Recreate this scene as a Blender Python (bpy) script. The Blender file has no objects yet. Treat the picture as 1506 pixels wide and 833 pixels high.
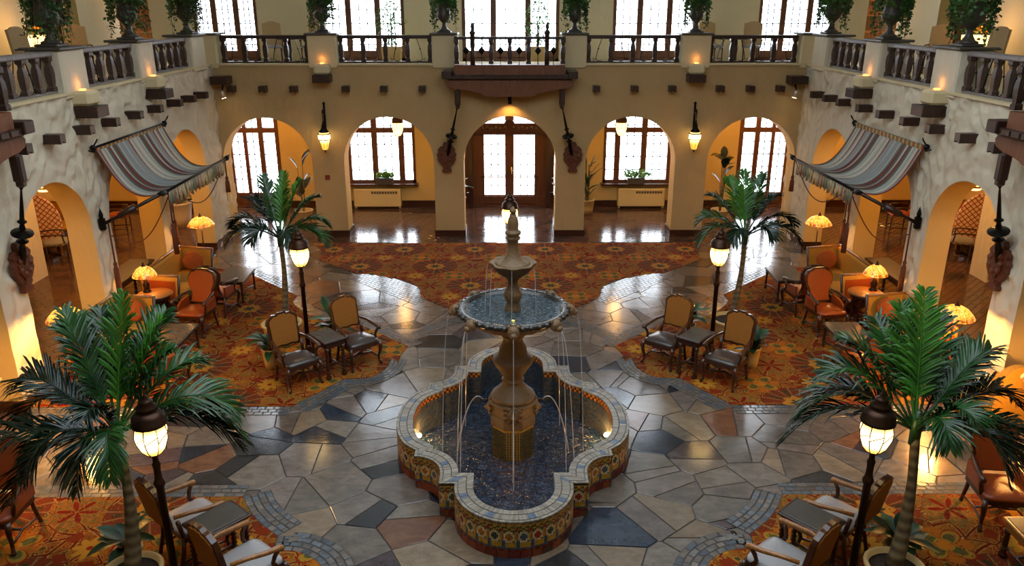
import bpy, bmesh, math, random
import numpy as np
from mathutils import Vector, Matrix, noise
random.seed(7)
PI=math.pi
sc=bpy.context.scene
COL=sc.collection

# ------------------------------------------------------------------ camera
cam=bpy.data.cameras.new('camera'); cam.sensor_width=36.0; cam.lens=36.0*1165/1506
cam.clip_start=0.1; cam.clip_end=200
camo=bpy.data.objects.new('camera',cam); COL.objects.link(camo)
camo.location=(-0.08,0,6.2)
camo.rotation_euler=(math.radians(90-19.4),0,-math.atan(8/1165*math.cos(math.radians(19.4))))
sc.camera=camo

# ------------------------------------------------------------------ exposure
vs=sc.view_settings
sc.display_settings.display_device='sRGB'
vs.view_transform='Standard'; vs.look='None'; vs.gamma=1.0; vs.use_curve_mapping=False
vs.exposure=0.35
sc.cycles.use_denoising=True
sc.cycles.max_bounces=8; sc.cycles.diffuse_bounces=4; sc.cycles.glossy_bounces=4
sc.cycles.transparent_max_bounces=12; sc.cycles.transmission_bounces=4
sc.cycles.caustics_reflective=False; sc.cycles.caustics_refractive=False
sc.cycles.sample_clamp_indirect=6.0

# ------------------------------------------------------------------ world: bright overcast sky outside the windows
w=bpy.data.worlds.new('overcast'); sc.world=w; w.use_nodes=True
bg=w.node_tree.nodes['Background']; bg.inputs[0].default_value=(0.82,0.91,1.0,1); bg.inputs[1].default_value=10.0

# ------------------------------------------------------------------ lights
def area(name,loc,rot,sx,sy,power,col):
    l=bpy.data.lights.new(name,'AREA'); l.shape='RECTANGLE'; l.size=sx; l.size_y=sy; l.energy=power; l.color=col
    o=bpy.data.objects.new(name,l); COL.objects.link(o); o.location=loc; o.rotation_euler=rot; return o
def point(name,loc,power,col=(1.0,0.58,0.20),r=0.06,parent=None):
    l=bpy.data.lights.new(name,'POINT'); l.energy=power; l.color=col; l.shadow_soft_size=r
    o=bpy.data.objects.new(name,l); COL.objects.link(o); o.location=loc
    if parent: o.parent=parent
    return o
def spot(name,loc,target,power,col=(1.0,0.55,0.2),ang=70,blend=0.5,r=0.04):
    l=bpy.data.lights.new(name,'SPOT'); l.energy=power; l.color=col; l.spot_size=math.radians(ang); l.spot_blend=blend; l.shadow_soft_size=r
    o=bpy.data.objects.new(name,l); COL.objects.link(o); o.location=loc
    d=Vector(target)-Vector(loc); o.rotation_euler=d.to_track_quat('-Z','Y').to_euler(); return o
WARM=(1.0,0.50,0.13)
area('ceiling_fill',(0,8.0,9.35),(0,0,0),10,10,900,(0.78,0.89,1.0))  # added overhead fill light, in place of the ceiling's cove lighting
# daylight entering at the windows: light portals
def portal(loc,rot,sx,sy):
    o=area('window_portal',loc,rot,sx,sy,1,(1,1,1)); o.data.cycles.is_portal=True
for px_ in (-6.6,-3.3,0,3.3,6.6):
    portal((px_,24.85,1.7),(PI/2,0,0),2.4,3.2); portal((px_,24.85,6.4),(PI/2,0,0),2.6,4.0)
# warm arcade lamps (ceiling lamps of the passage behind the side arches)
for s in (-1,1):
    for y in (12.9,16.2,19.4,22.8):
        point('arcade_lamp',(s*9.6,y,3.3),95,WARM,0.12)
for x in (-6.6,0,6.6):
    point('passage_lamp',(x,23.4,3.5),42,WARM,0.12)

# ------------------------------------------------------------------ node helpers
class S:
    """a float socket with arithmetic"""
    def __init__(s,nt,k): s.nt=nt; s.k=k
    def op(s,o,b=None,c=None,clamp=False):
        n=s.nt.nodes.new('ShaderNodeMath'); n.operation=o; n.use_clamp=clamp
        for i,x in enumerate((s,b,c)):
            if x is None: continue
            if isinstance(x,S): s.nt.links.new(x.k,n.inputs[i])
            else: n.inputs[i].default_value=x
        return S(s.nt,n.outputs[0])
    def __add__(s,b): return s.op('ADD',b)
    __radd__=__add__
    def __sub__(s,b): return s.op('SUBTRACT',b)
    def __rsub__(s,b): return (s*-1.0)+b
    def __mul__(s,b): return s.op('MULTIPLY',b)
    __rmul__=__mul__
    def __truediv__(s,b): return s.op('DIVIDE',b)
    def __lt__(s,b): return s.op('LESS_THAN',b)
    def __gt__(s,b): return s.op('GREATER_THAN',b)
    def sin(s): return s.op('SINE')
    def cos(s): return s.op('COSINE')
    def abs(s): return s.op('ABSOLUTE')
    def mod(s,b): return s.op('FLOORED_MODULO',b)
    def max(s,b): return s.op('MAXIMUM',b)
    def min(s,b): return s.op('MINIMUM',b)
    def pow(s,b): return s.op('POWER',b)
    def sqrt(s): return s.op('SQRT')
    def atan2(s,b): return s.op('ARCTAN2',b)
    def step(s,a,b):
        n=s.nt.nodes.new('ShaderNodeMapRange'); n.interpolation_type='SMOOTHSTEP'
        s.nt.links.new(s.k,n.inputs[0]); n.inputs[1].default_value=a; n.inputs[2].default_value=b
        return S(s.nt,n.outputs[0])
class NB:
    def __init__(b,name):
        b.m=bpy.data.materials.new(name); b.m.use_nodes=True; b.nt=b.m.node_tree
        b.p=b.nt.nodes['Principled BSDF']; b.out=b.nt.nodes['Material Output']
    def n(b,t,**k):
        x=b.nt.nodes.new('ShaderNode'+t)
        for a,v in k.items(): setattr(x,a,v)
        return x
    def coord(b,kind='Object'):
        return b.n('TexCoord').outputs[kind]
    def pos(b): return b.n('NewGeometry').outputs['Position']
    def mapping(b,vec,scale=(1,1,1),rot=(0,0,0),loc=(0,0,0)):
        x=b.n('Mapping'); b.nt.links.new(vec,x.inputs[0]); x.inputs['Scale'].default_value=scale; x.inputs['Rotation'].default_value=rot; x.inputs['Location'].default_value=loc
        return x.outputs[0]
    def xyz(b,vec):
        x=b.n('SeparateXYZ'); b.nt.links.new(vec,x.inputs[0]); return [S(b.nt,o) for o in x.outputs]
    def comb(b,x,y,z=0.0):
        c=b.n('CombineXYZ')
        for i,q in enumerate((x,y,z)):
            if isinstance(q,S): b.nt.links.new(q.k,c.inputs[i])
            else: c.inputs[i].default_value=q
        return c.outputs[0]
    def noise(b,vec,scale,detail=3,rough=0.5,dist=0.0,col=False):
        x=b.n('TexNoise'); b.nt.links.new(vec,x.inputs['Vector']); x.inputs['Scale'].default_value=scale; x.inputs['Detail'].default_value=detail; x.inputs['Roughness'].default_value=rough; x.inputs['Distortion'].default_value=dist
        return x.outputs['Color'] if col else S(b.nt,x.outputs[0])
    def voro(b,vec,scale,feature='F1',rand=1.0,out='Distance'):
        x=b.n('TexVoronoi',feature=feature); b.nt.links.new(vec,x.inputs['Vector']); x.inputs['Scale'].default_value=scale; x.inputs['Randomness'].default_value=rand
        return x.outputs[out] if out=='Color' else S(b.nt,x.outputs[out])
    def mix(b,f,a,c,blend='MIX'):
        x=b.n('Mix',data_type='RGBA',blend_type=blend); 
        for i,q in ((0,f),(6,a),(7,c)):
            if isinstance(q,S): b.nt.links.new(q.k,x.inputs[i])
            elif isinstance(q,(int,float)): x.inputs[i].default_value=q
            elif isinstance(q,tuple): x.inputs[i].default_value=(*q[:3],1)
            else: b.nt.links.new(q,x.inputs[i])
        return x.outputs[2]
    def ramp(b,f,stops):
        x=b.n('ValToRGB'); e=x.color_ramp.elements
        while len(e)<len(stops): e.new(0.5)
        for i,(p,c) in enumerate(stops): e[i].position=p; e[i].color=(*c,1)
        b.nt.links.new(f.k,x.inputs[0]); return x.outputs[0]
    def set(b,col=None,rough=None,metal=None,spec=None,bump=None,dist=0.01,strength=1.0,coat=None,emit=None,estr=None):
        p=b.p
        def put(nm,v):
            if isinstance(v,S): b.nt.links.new(v.k,p.inputs[nm])
            elif isinstance(v,(int,float)): p.inputs[nm].default_value=v
            elif isinstance(v,tuple): p.inputs[nm].default_value=(*v[:3],1)
            elif v is not None: b.nt.links.new(v,p.inputs[nm])
        put('Base Color',col); put('Roughness',rough); put('Metallic',metal); put('Specular IOR Level',spec); put('Coat Weight',coat)
        put('Emission Color',emit); put('Emission Strength',estr)
        if bump is not None:
            x=b.n('Bump'); x.inputs['Distance'].default_value=dist; x.inputs['Strength'].default_value=strength
            b.nt.links.new(bump.k,x.inputs['Height']); b.nt.links.new(x.outputs[0],p.inputs['Normal'])
        return b.m
def C(h):
    """sRGB hex to linear"""
    h=h.lstrip('#'); r=[int(h[i:i+2],16)/255 for i in (0,2,4)]
    return tuple(x/12.92 if x<=0.04045 else ((x+0.055)/1.055)**2.4 for x in r)
def sc_(c,k): return tuple(min(1,x*k) for x in c)
def simple(name,col,rough=0.5,metal=0.0,var=0.25,scale=8.0,bump=0.0,coat=0.0,spec=0.5):
    b=NB(name); v=b.coord(); nz=b.noise(v,scale,4,0.6)
    c=b.mix(nz,sc_(col,1-var),sc_(col,1+var))
    if bump: return b.set(c,rough,metal,spec,bump=b.noise(v,scale*3,3),dist=bump,coat=coat)
    return b.set(c,rough,metal,spec,coat=coat)
def wood(name,dark,light,rough=0.4,scale=1.0,coat=0.0):
    b=NB(name); v=b.coord(); m=b.mapping(v,(14*scale,14*scale,1.6*scale))
    nz=b.noise(m,1.5,5,0.65,1.2); c=b.ramp(nz,[(0.25,dark),(0.7,light)])
    return b.set(c,rough,bump=nz,dist=0.002,coat=coat)

# ------------------------------------------------------------------ materials
MT={}
def stucco(name,c1,c2,amp,trowel):
    b=NB(name); v=b.pos()
    nz=b.noise(v,1.1,4,0.6); fine=b.noise(v,40,3,0.6)
    col=b.mix(nz,c1,c2)
    m=b.mapping(v,(1.0,1.0,0.62)); wv=b.noise(m,2.2,2,0.5,col=True)
    wob=b.mix(0.18,m,wv)
    blob=b.voro(wob,5.5,'SMOOTH_F1'); lump=b.noise(m,6.5,2,0.55)
    h=(blob*-1.0)*trowel+lump*0.9+fine*0.08
    col=b.mix((fine-0.5).max(0.0)*0.5,col,sc_(c1,0.8))
    return b.set(col,0.85,0.0,0.25,bump=h,dist=amp)
MT['stucco']=stucco('stucco',C('a88c5e'),C('bca274'),0.022,0.5)  # same stucco as the side walls; warmer, dimmer light painted into the colour
MT['stucco_rough']=stucco('stucco_trowelled',C('c6bba2'),C('dad0b8'),0.03,0.8)  # same stucco as the back wall; overhead light painted in as paler colour
MT['plaster']=stucco('smooth_plaster',C('c9b88f'),C('d6c79f'),0.006,0.2)
MT['arcade']=stucco('arcade_plaster',C('c8a96a'),C('d6b878'),0.012,0.4)
MT['mezz']=stucco('mezzanine_plaster',C('c8bc9a'),C('d4c8a8'),0.008,0.3)
MT['ceiling']=simple('ceiling_paint',C('c9d2da'),0.9,var=0.05,scale=1)
MT['wood_dark']=wood('dark_oak',C('1c0f0a'),C('3d241a'),0.38)
MT['wood_frame']=wood('window_oak',C('40210f'),C('6d3f22'),0.4)
MT['wood_orange']=wood('balcony_oak',C('4a2713'),C('7d4a26'),0.55)
MT['wood_red']=wood('walnut',C('1e0d07'),C('472211'),0.28,coat=0.3)
MT['wood_honey']=wood('honey_oak',C('6a3a15'),C('9c6a30'),0.3,coat=0.2)
MT['wood_side']=wood('painted_lit_oak',C('2c1d17'),C('5c463c'),0.45)  # lighter copy of the dark oak; light on side balusters put into colour
MT['rail']=wood('painted_lit_rail',C('5d5450'),C('8d847f'),0.45)  # pale grey of the side rails is light put into the colour
MT['iron']=simple('black_iron',C('14110f'),0.45,0.7,0.2)
MT['bronze']=simple('dark_bronze',C('3a261a'),0.4,0.8,0.3)
MT['gold_grout']=simple('gold_grout',C('b8923c'),0.4,0.2,0.1)
MT['brass']=simple('brass',C('b98f3e'),0.25,1.0,0.1)
MT['steel']=simple('spotlight_metal',C('b9ad98'),0.35,0.6,0.1)
MT['copper']=wood('carved_cartouche',C('3a1a0e'),C('6b3519'),0.5)
MT['leather']=simple('orange_leather',C('8e3c10'),0.36,0,0.22,14,0.003,coat=0.15)
MT['leather_cane']=None
MT['seat_dark']=simple('dark_leather',C('3a312c'),0.3,0,0.2,20,0.002,coat=0.2)
MT['seat_pale']=simple('pale_leather',C('8f8d8c'),0.38,0,0.12,20,0.002)
MT['uph_tan']=simple('tan_upholstery',C('8f5a22'),0.8,0,0.22,30,0.002,spec=0.2)
MT['uph_yellow']=simple('gold_upholstery',C('a8792c'),0.8,0,0.2,25,0.003,spec=0.2)
MT['uph_cream']=simple('cream_upholstery',C('b59a70'),0.8,0,0.15,25,0.002,spec=0.2)
MT['cushion']=simple('rust_cushion',C('9a4a18'),0.85,0,0.3,18,0.003,spec=0.2)
MT['slate_top']=simple('slate_table_top',C('4a463f'),0.16,0,0.3,6)
MT['terracotta']=simple('cream_pot',C('b79a63'),0.6,0,0.15,6,0.003)
MT['soil']=simple('soil',C('2c2015'),0.95,0,0.4,30,0.01)
MT['trunk']=None
MT['rope']=simple('rust_rope',C('5e3119'),0.8,0,0.3,40,0.004)
MT['wet_stone']=simple('wet_dark_stone',C('2a251f'),0.22,0,0.35,7,0.004)
MT['urn']=simple('urn_stone',C('4c443a'),0.4,0,0.35,7,0.004)
MT['grille']=simple('dark_grille',C('5a4526'),0.6)
MT['radiator']=simple('radiator_enamel',C('cdb57e'),0.5,0,0.06)
MT['red_mat']=simple('red_sign',C('7a2a18'),0.6)
MT['white']=simple('white_linen',C('d9cdb6'),0.8,0,0.08)
def leafmat(name,c1,c2,rough=0.35):
    b=NB(name); v=b.coord(); nz=b.noise(v,3.0,3); c=b.mix(nz.step(0.3,0.7),c1,c2)
    b.p.inputs['Subsurface Weight'].default_value=0.0
    return b.set(c,rough,spec=0.5)
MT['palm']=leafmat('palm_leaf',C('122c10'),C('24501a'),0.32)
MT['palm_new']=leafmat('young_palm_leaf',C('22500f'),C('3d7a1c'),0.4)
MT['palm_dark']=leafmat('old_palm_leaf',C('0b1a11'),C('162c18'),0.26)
MT['leaf']=leafmat('broad_leaf',C('12301a'),C('245026'),0.4)
MT['ivy']=leafmat('ivy_leaf',C('1f421c'),C('47762f'),0.5)
MT['ficus']=leafmat('ficus_leaf',C('2f6a22'),C('5f9a3a'),0.45)
MT['flower']=simple('yellow_flower',C('e09a20'),0.7)
b=NB('palm_trunk'); v=b.coord(); x,y,z=b.xyz(v); r=(z*55.0).sin(); nz=b.noise(v,12,3)
MT['trunk']=b.set(b.mix(nz*0.6+r*0.2+0.2,C('33261a'),C('7a6a48')),0.75,bump=r,dist=0.004)
b=NB('woven_leather'); v=b.coord(); x,y,z=b.xyz(v)
wv=((x*130.0).sin()*(z*130.0).sin()); MT['leather_cane']=b.set(b.mix(wv*0.5+0.5,C('6a300e'),C('a3551a')),0.45,bump=wv,dist=0.003)
def emitter(name,col,strength,pattern=None):
    b=NB(name); v=b.coord(); nz=b.noise(v,6,2)
    return b.set(sc_(col,0.6),0.4,emit=b.mix(nz,sc_(col,0.8),col),estr=strength)
MT['bulb']=emitter('lit_bulb',(1.0,0.80,0.42),18.0)
def lantern_glass(name,zc,hw,hot,cool,s0,s1):
    """amber glass, brightest level with the bulb inside"""
    b=NB(name); x,y,z=b.xyz(b.coord()); k=((z-zc).abs()/hw).op('MULTIPLY',1.0).step(1.0,0.15); nz=b.noise(b.coord(),9,2)
    return b.set(sc_(cool,0.6),0.3,emit=b.mix(k,cool,hot),estr=k*(s1-s0)+s0+nz*0.3)
MT['amber']=lantern_glass('lit_amber_glass',1.97,0.19,(1.0,0.74,0.30),(1.0,0.50,0.07),1.3,5.0)
MT['amber_wall']=lantern_glass('lit_amber_wall_glass',0.38,0.20,(1.0,0.74,0.30),(1.0,0.48,0.06),1.0,4.0)
MT['spark']=emitter('small_lit_yellow_lamp',(1.0,0.75,0.15),1.2)
MT['globe']=emitter('lit_globe',(1.0,0.62,0.22),3.0)
MT['uplight']=emitter('small_lit_bulb',(1.0,0.42,0.10),2.5)
b=NB('tiffany_glass'); v=b.coord()
ed=b.voro(v,20,'DISTANCE_TO_EDGE'); cc=b.voro(v,20,'F1',out='Color'); x,y,z=b.xyz(v)
hue=b.ramp(S(b.nt,cc),[(0,C('e0901c')),(1,C('ffd060'))])
cl=b.mix(ed.step(0.02,0.07),C('4a2408'),hue)
red=b.mix((z*-1.0).step(0.10,0.17)*S(b.nt,cc).step(0.35,0.6),cl,C('8a2a08'))
MT['tiffany']=b.set(C('a06018'),0.3,emit=red,estr=1.5)
b=NB('window_glass')
tr=b.n('BsdfTransparent'); gl=b.n('BsdfGlossy'); gl.inputs['Roughness'].default_value=0.03; mx=b.n('MixShader'); mx.inputs[0].default_value=0.07
b.nt.links.new(tr.outputs[0],mx.inputs[1]); b.nt.links.new(gl.outputs[0],mx.inputs[2]); b.nt.links.new(mx.outputs[0],b.out.inputs[0]); MT['glass']=b.m
# water
b=NB('pool_water'); v=b.pos(); m=b.mapping(v,(1,1,1)); wv=b.noise(m,9,3,0.55,0.6)+b.noise(m,26,2,0.5)*0.35
sp=b.noise(v,90,2,0.5).step(0.62,0.72)
cw=b.mix(b.noise(v,3,2),C('061c30'),C('103450')); coins=b.mix(b.voro(v,46,'F1')<0.13,cw,C('7a5030'))
MT['water']=b.set(coins,0.04,0.0,0.8,bump=wv,dist=0.2)
b=NB('bowl_water'); v=b.pos(); wv=b.noise(v,14,3,0.55,0.8)
MT['bowl_water']=b.set(b.mix(b.noise(v,6,2),C('1a2c34'),C('3c5258')),0.04,0.0,0.8,bump=wv,dist=0.12)
b=NB('falling_water'); tr=b.n('BsdfTransparent'); gl=b.n('BsdfGlossy'); gl.inputs['Roughness'].default_value=0.15; df=b.n('BsdfDiffuse'); df.inputs[0].default_value=(0.8,0.85,0.9,1)
m1=b.n('MixShader'); m1.inputs[0].default_value=0.5; b.nt.links.new(gl.outputs[0],m1.inputs[1]); b.nt.links.new(df.outputs[0],m1.inputs[2])
mx=b.n('MixShader'); mx.inputs[0].default_value=0.6; b.nt.links.new(tr.outputs[0],mx.inputs[1]); b.nt.links.new(m1.outputs[0],mx.inputs[2]); b.nt.links.new(mx.outputs[0],b.out.inputs[0]); MT['jet']=b.m
# fountain stone
b=NB('cast_stone'); v=b.coord(); n1=b.noise(v,3.5,5,0.65); n2=b.noise(v,22,3,0.6)
MT['cast_stone']=b.set(b.mix(n1*0.7+n2*0.3,C('3e2e1e'),C('86663e')),0.55,bump=n1*0.4+n2,dist=0.012)
# attribute coloured glazed tile
def attr_mat(name,rough,bumpd=0.0):
    b=NB(name); a=b.n('Attribute',attribute_name='tint'); v=b.pos(); nz=b.noise(v,30,3,0.6)
    c=b.mix(1.0,a.outputs['Color'],b.mix(nz,(0.68,0.68,0.68),(1.15,1.12,1.1)),'MULTIPLY')
    return b.set(c,rough,bump=nz if bumpd else None,dist=bumpd)
MT['glazed']=attr_mat('glazed_mosaic_tile',0.3,0.002)
MT['grout']=simple('grout',C('4a4138'),0.85)
MT['stone_grout']=simple('floor_grout',C('2a2827'),0.6,0,0.2)
def flag(name,c1,c2,rough=0.2):
    b=NB(name); v=b.pos(); oi=b.n('ObjectInfo'); rnd=S(b.nt,oi.outputs['Random'])
    off=b.n('VectorMath',operation='ADD'); b.nt.links.new(v,off.inputs[0]); b.nt.links.new(b.comb(rnd*7.0,rnd*13.0,rnd*5.0),off.inputs[1]); v2=off.outputs[0]
    n1=b.noise(v2,2.2,5,0.62,0.5); n2=b.noise(v2,28,3,0.6)
    m=b.mapping(v2,(1.6,3.4,1),(0,0,0.5)); n3=b.noise(m,2.4,4,0.62,0.8)
    c=b.mix((n1*0.5+n3*0.5).step(0.34,0.66),c1,c2); c=b.mix(1.0,c,b.mix(n2*0.45+rnd*0.55,(0.58,0.56,0.55),(1.22,1.20,1.18)),'MULTIPLY'); c=b.mix((b.noise(v2,9,4,0.7)-0.5).max(0.0)*1.2,c,sc_(c1,0.6))
    return b.set(c,n1*0.12+(rough-0.10),0,0.85,bump=n2*0.3+n1,dist=0.0025)
MT['flags']=[flag('grey_flagstone',C('565049'),C('736b60')),flag('tan_flagstone',C('57504a'),C('726860')),flag('sand_flagstone',C('665a4a'),C('80705c')),
 flag('slate_flagstone',C('202732'),C('333d4a'),0.17),flag('plum_flagstone',C('3c3336'),C('544849')),flag('rust_flagstone',C('63402e'),C('7c5a42')),flag('charcoal_flagstone',C('1e1f20'),C('343638'),0.17)]
MT['setts']=[flag('grey_sett',C('55534f'),C('74706a'),0.18),flag('blue_grey_sett',C('485056'),C('626a70'),0.18),flag('brown_sett',C('5a534c'),C('746b60'),0.18)]
# quarry tile floor of the passages
MT['quarry']=flag('quarry_tile',C('43302a'),C('664736'),0.17)
MT['quarry_dark']=flag('dark_quarry_tile',C('2f2826'),C('443732'),0.17)
MT['quarry_bed']=simple('passage_grout',C('241c19'),0.6)
# carpet
def carpet_mat():
    b=NB('floral_carpet'); x,y,z=b.xyz(b.pos())
    base=b.noise(b.pos(),4,4,0.6)
    col=b.mix(base.step(0.35,0.65),C('8a4a18'),C('a0651f'))
    wx=x+(y*5.1).sin()*0.07; wy=y+(x*5.3).sin()*0.07
    vv=b.comb(wx,wy,0.0)
    # C-scrolls: dark red blobs with an orange outline
    d=b.voro(vv,8.6,'F1',0.7); cc=S(b.nt,b.voro(vv,8.6,'F1',0.7,out='Color'))
    col=b.mix((d<0.46)*(d>0.39),col,C('b8802e')); col=b.mix((d<0.39)*(cc>0.32),col,C('86290d'))
    col=b.mix((d<0.25)*(d>0.19),col,C('b9752a')); col=b.mix((d<0.13),col,C('5a1808'))
    col=b.mix((d<0.39)*(cc<0.22),col,C('4e4a22')); col=b.mix((d<0.2)*(cc<0.22),col,C('bfa05a'))
    e=b.voro(vv,3.1,'DISTANCE_TO_EDGE',0.8); col=b.mix(1.0-e.step(0.015,0.04),col,C('6b1c08')); col=b.mix((e>0.045)*(e<0.06),col,C('b98a4a'))
    def cell(ox,oy):
        iy=((y+(oy+0.725))/1.45).op('FLOOR'); q=(y+oy)-iy*1.45; u=((x+(ox+0.94))-iy*0.94).mod(1.88)-0.94
        return (u*u+q*q).sqrt(), q.atan2(u)
    # red six-petal star in an olive-gold field
    r,t=cell(0,0); fld=(0.42-(r+(t*6.0).cos()*0.05))
    col=b.mix(fld.step(0.0,0.10)*0.6,col,C('94682a')); col=b.mix((fld>0.07)*((r*40.0).sin()*(t*12.0).cos()>0.55),col,C('6c6a34'))
    col=b.mix(((t*3.0).cos().abs().pow(2.2)*0.27-r).step(0.0,0.012)*(r>0.025),col,C('7d1a0c'))
    # green star with gold disc and red wedges
    r,t=cell(0.94,0); w_=(t*8.0).sin()
    col=b.mix((r<0.56)*(w_.abs()>0.25)*(r>0.22),col,C('77351a')); col=b.mix((r<0.58)*(w_.abs()<0.25)*(r>0.24),col,C('8f6c3c'))
    col=b.mix((r<0.46)*(w_>0.8)*(r>0.26),col,C('3f4024')); col=b.mix(((t*8.0).cos()*0.03+0.235-r).step(0,0.01),col,C('b9822c'))
    col=b.mix(((t*3.0).cos().abs()*0.07+0.06-r).step(0,0.01),col,C('3c4430'))
    # orange cross flower with leaf petals
    r,t=cell(0.42,0.72); c2=(t*2.0).cos().abs()
    col=b.mix((c2.pow(0.5)*0.36-r).step(0,0.02)*0.9,col,C('b86a1c')); pet=((t*2.0).sin().abs().pow(0.8)*0.38-r)
    col=b.mix(pet.step(0,0.012),col,C('9a2c0c')); col=b.mix(pet.step(0.03,0.045),col,C('a8802c')); col=b.mix(pet.step(0.10,0.13)*(r>0.12),col,C('5c5a2c')); col=b.mix((0.10-r).step(0,0.02),col,C('c8781c'))
    sp=b.voro(vv,17.0,'F1',0.9); sq=S(b.nt,b.voro(vv,17.0,'F1',0.9,out='Color'))
    col=b.mix((sp<0.26)*(sq>0.45),col,C('7a2a0e')); col=b.mix((sp<0.13)*(sq>0.45),col,C('b98a3c')); col=b.mix((sp<0.2)*(sq<0.2),col,C('54522a'))
    fs=b.voro(vv,34.0,'F1',1.0); fq=S(b.nt,b.voro(vv,34.0,'F1',1.0,out='Color'))
    col=b.mix((fs<0.30)*(fq<0.28)*0.8,col,C('4a2010')); col=b.mix((fs<0.24)*(fq>0.74)*0.8,col,C('c09a5c'))
    # small gold star
    r,t=cell(1.36,0.72); col=b.mix(((t*4.0).cos().abs()*0.10+0.12-r).step(0,0.015),col,C('bf8a2a')); col=b.mix((r<0.04),col,C('8a2a10'))
    col=b.mix((r>0.26)*(r<0.4)*((t*5.0).cos()>0.2),col,C('863010'))
    pile=b.noise(b.pos(),160,2)
    col=b.mix(1.0,col,b.mix(pile,(0.50,0.48,0.46),(0.92,0.88,0.84)),'MULTIPLY')
    return b.set(col,0.95,0,0.1,bump=pile,dist=0.006)
MT['carpet']=carpet_mat()
# striped awning canvas (stripes run along local y, set by uv-like attribute 'tint')
MT['canvas']=attr_mat('striped_canvas',0.85)
b=NB('lattice_fabric'); v=b.coord(); x,y,z=b.xyz(v)
la=((x*22.0+z*22.0).sin().abs()<0.35).max((x*22.0-z*22.0).sin().abs()<0.35)
MT['lattice']=b.set(b.mix(la,C('d0b8a0'),C('8f2a1c')),0.8)

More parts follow.
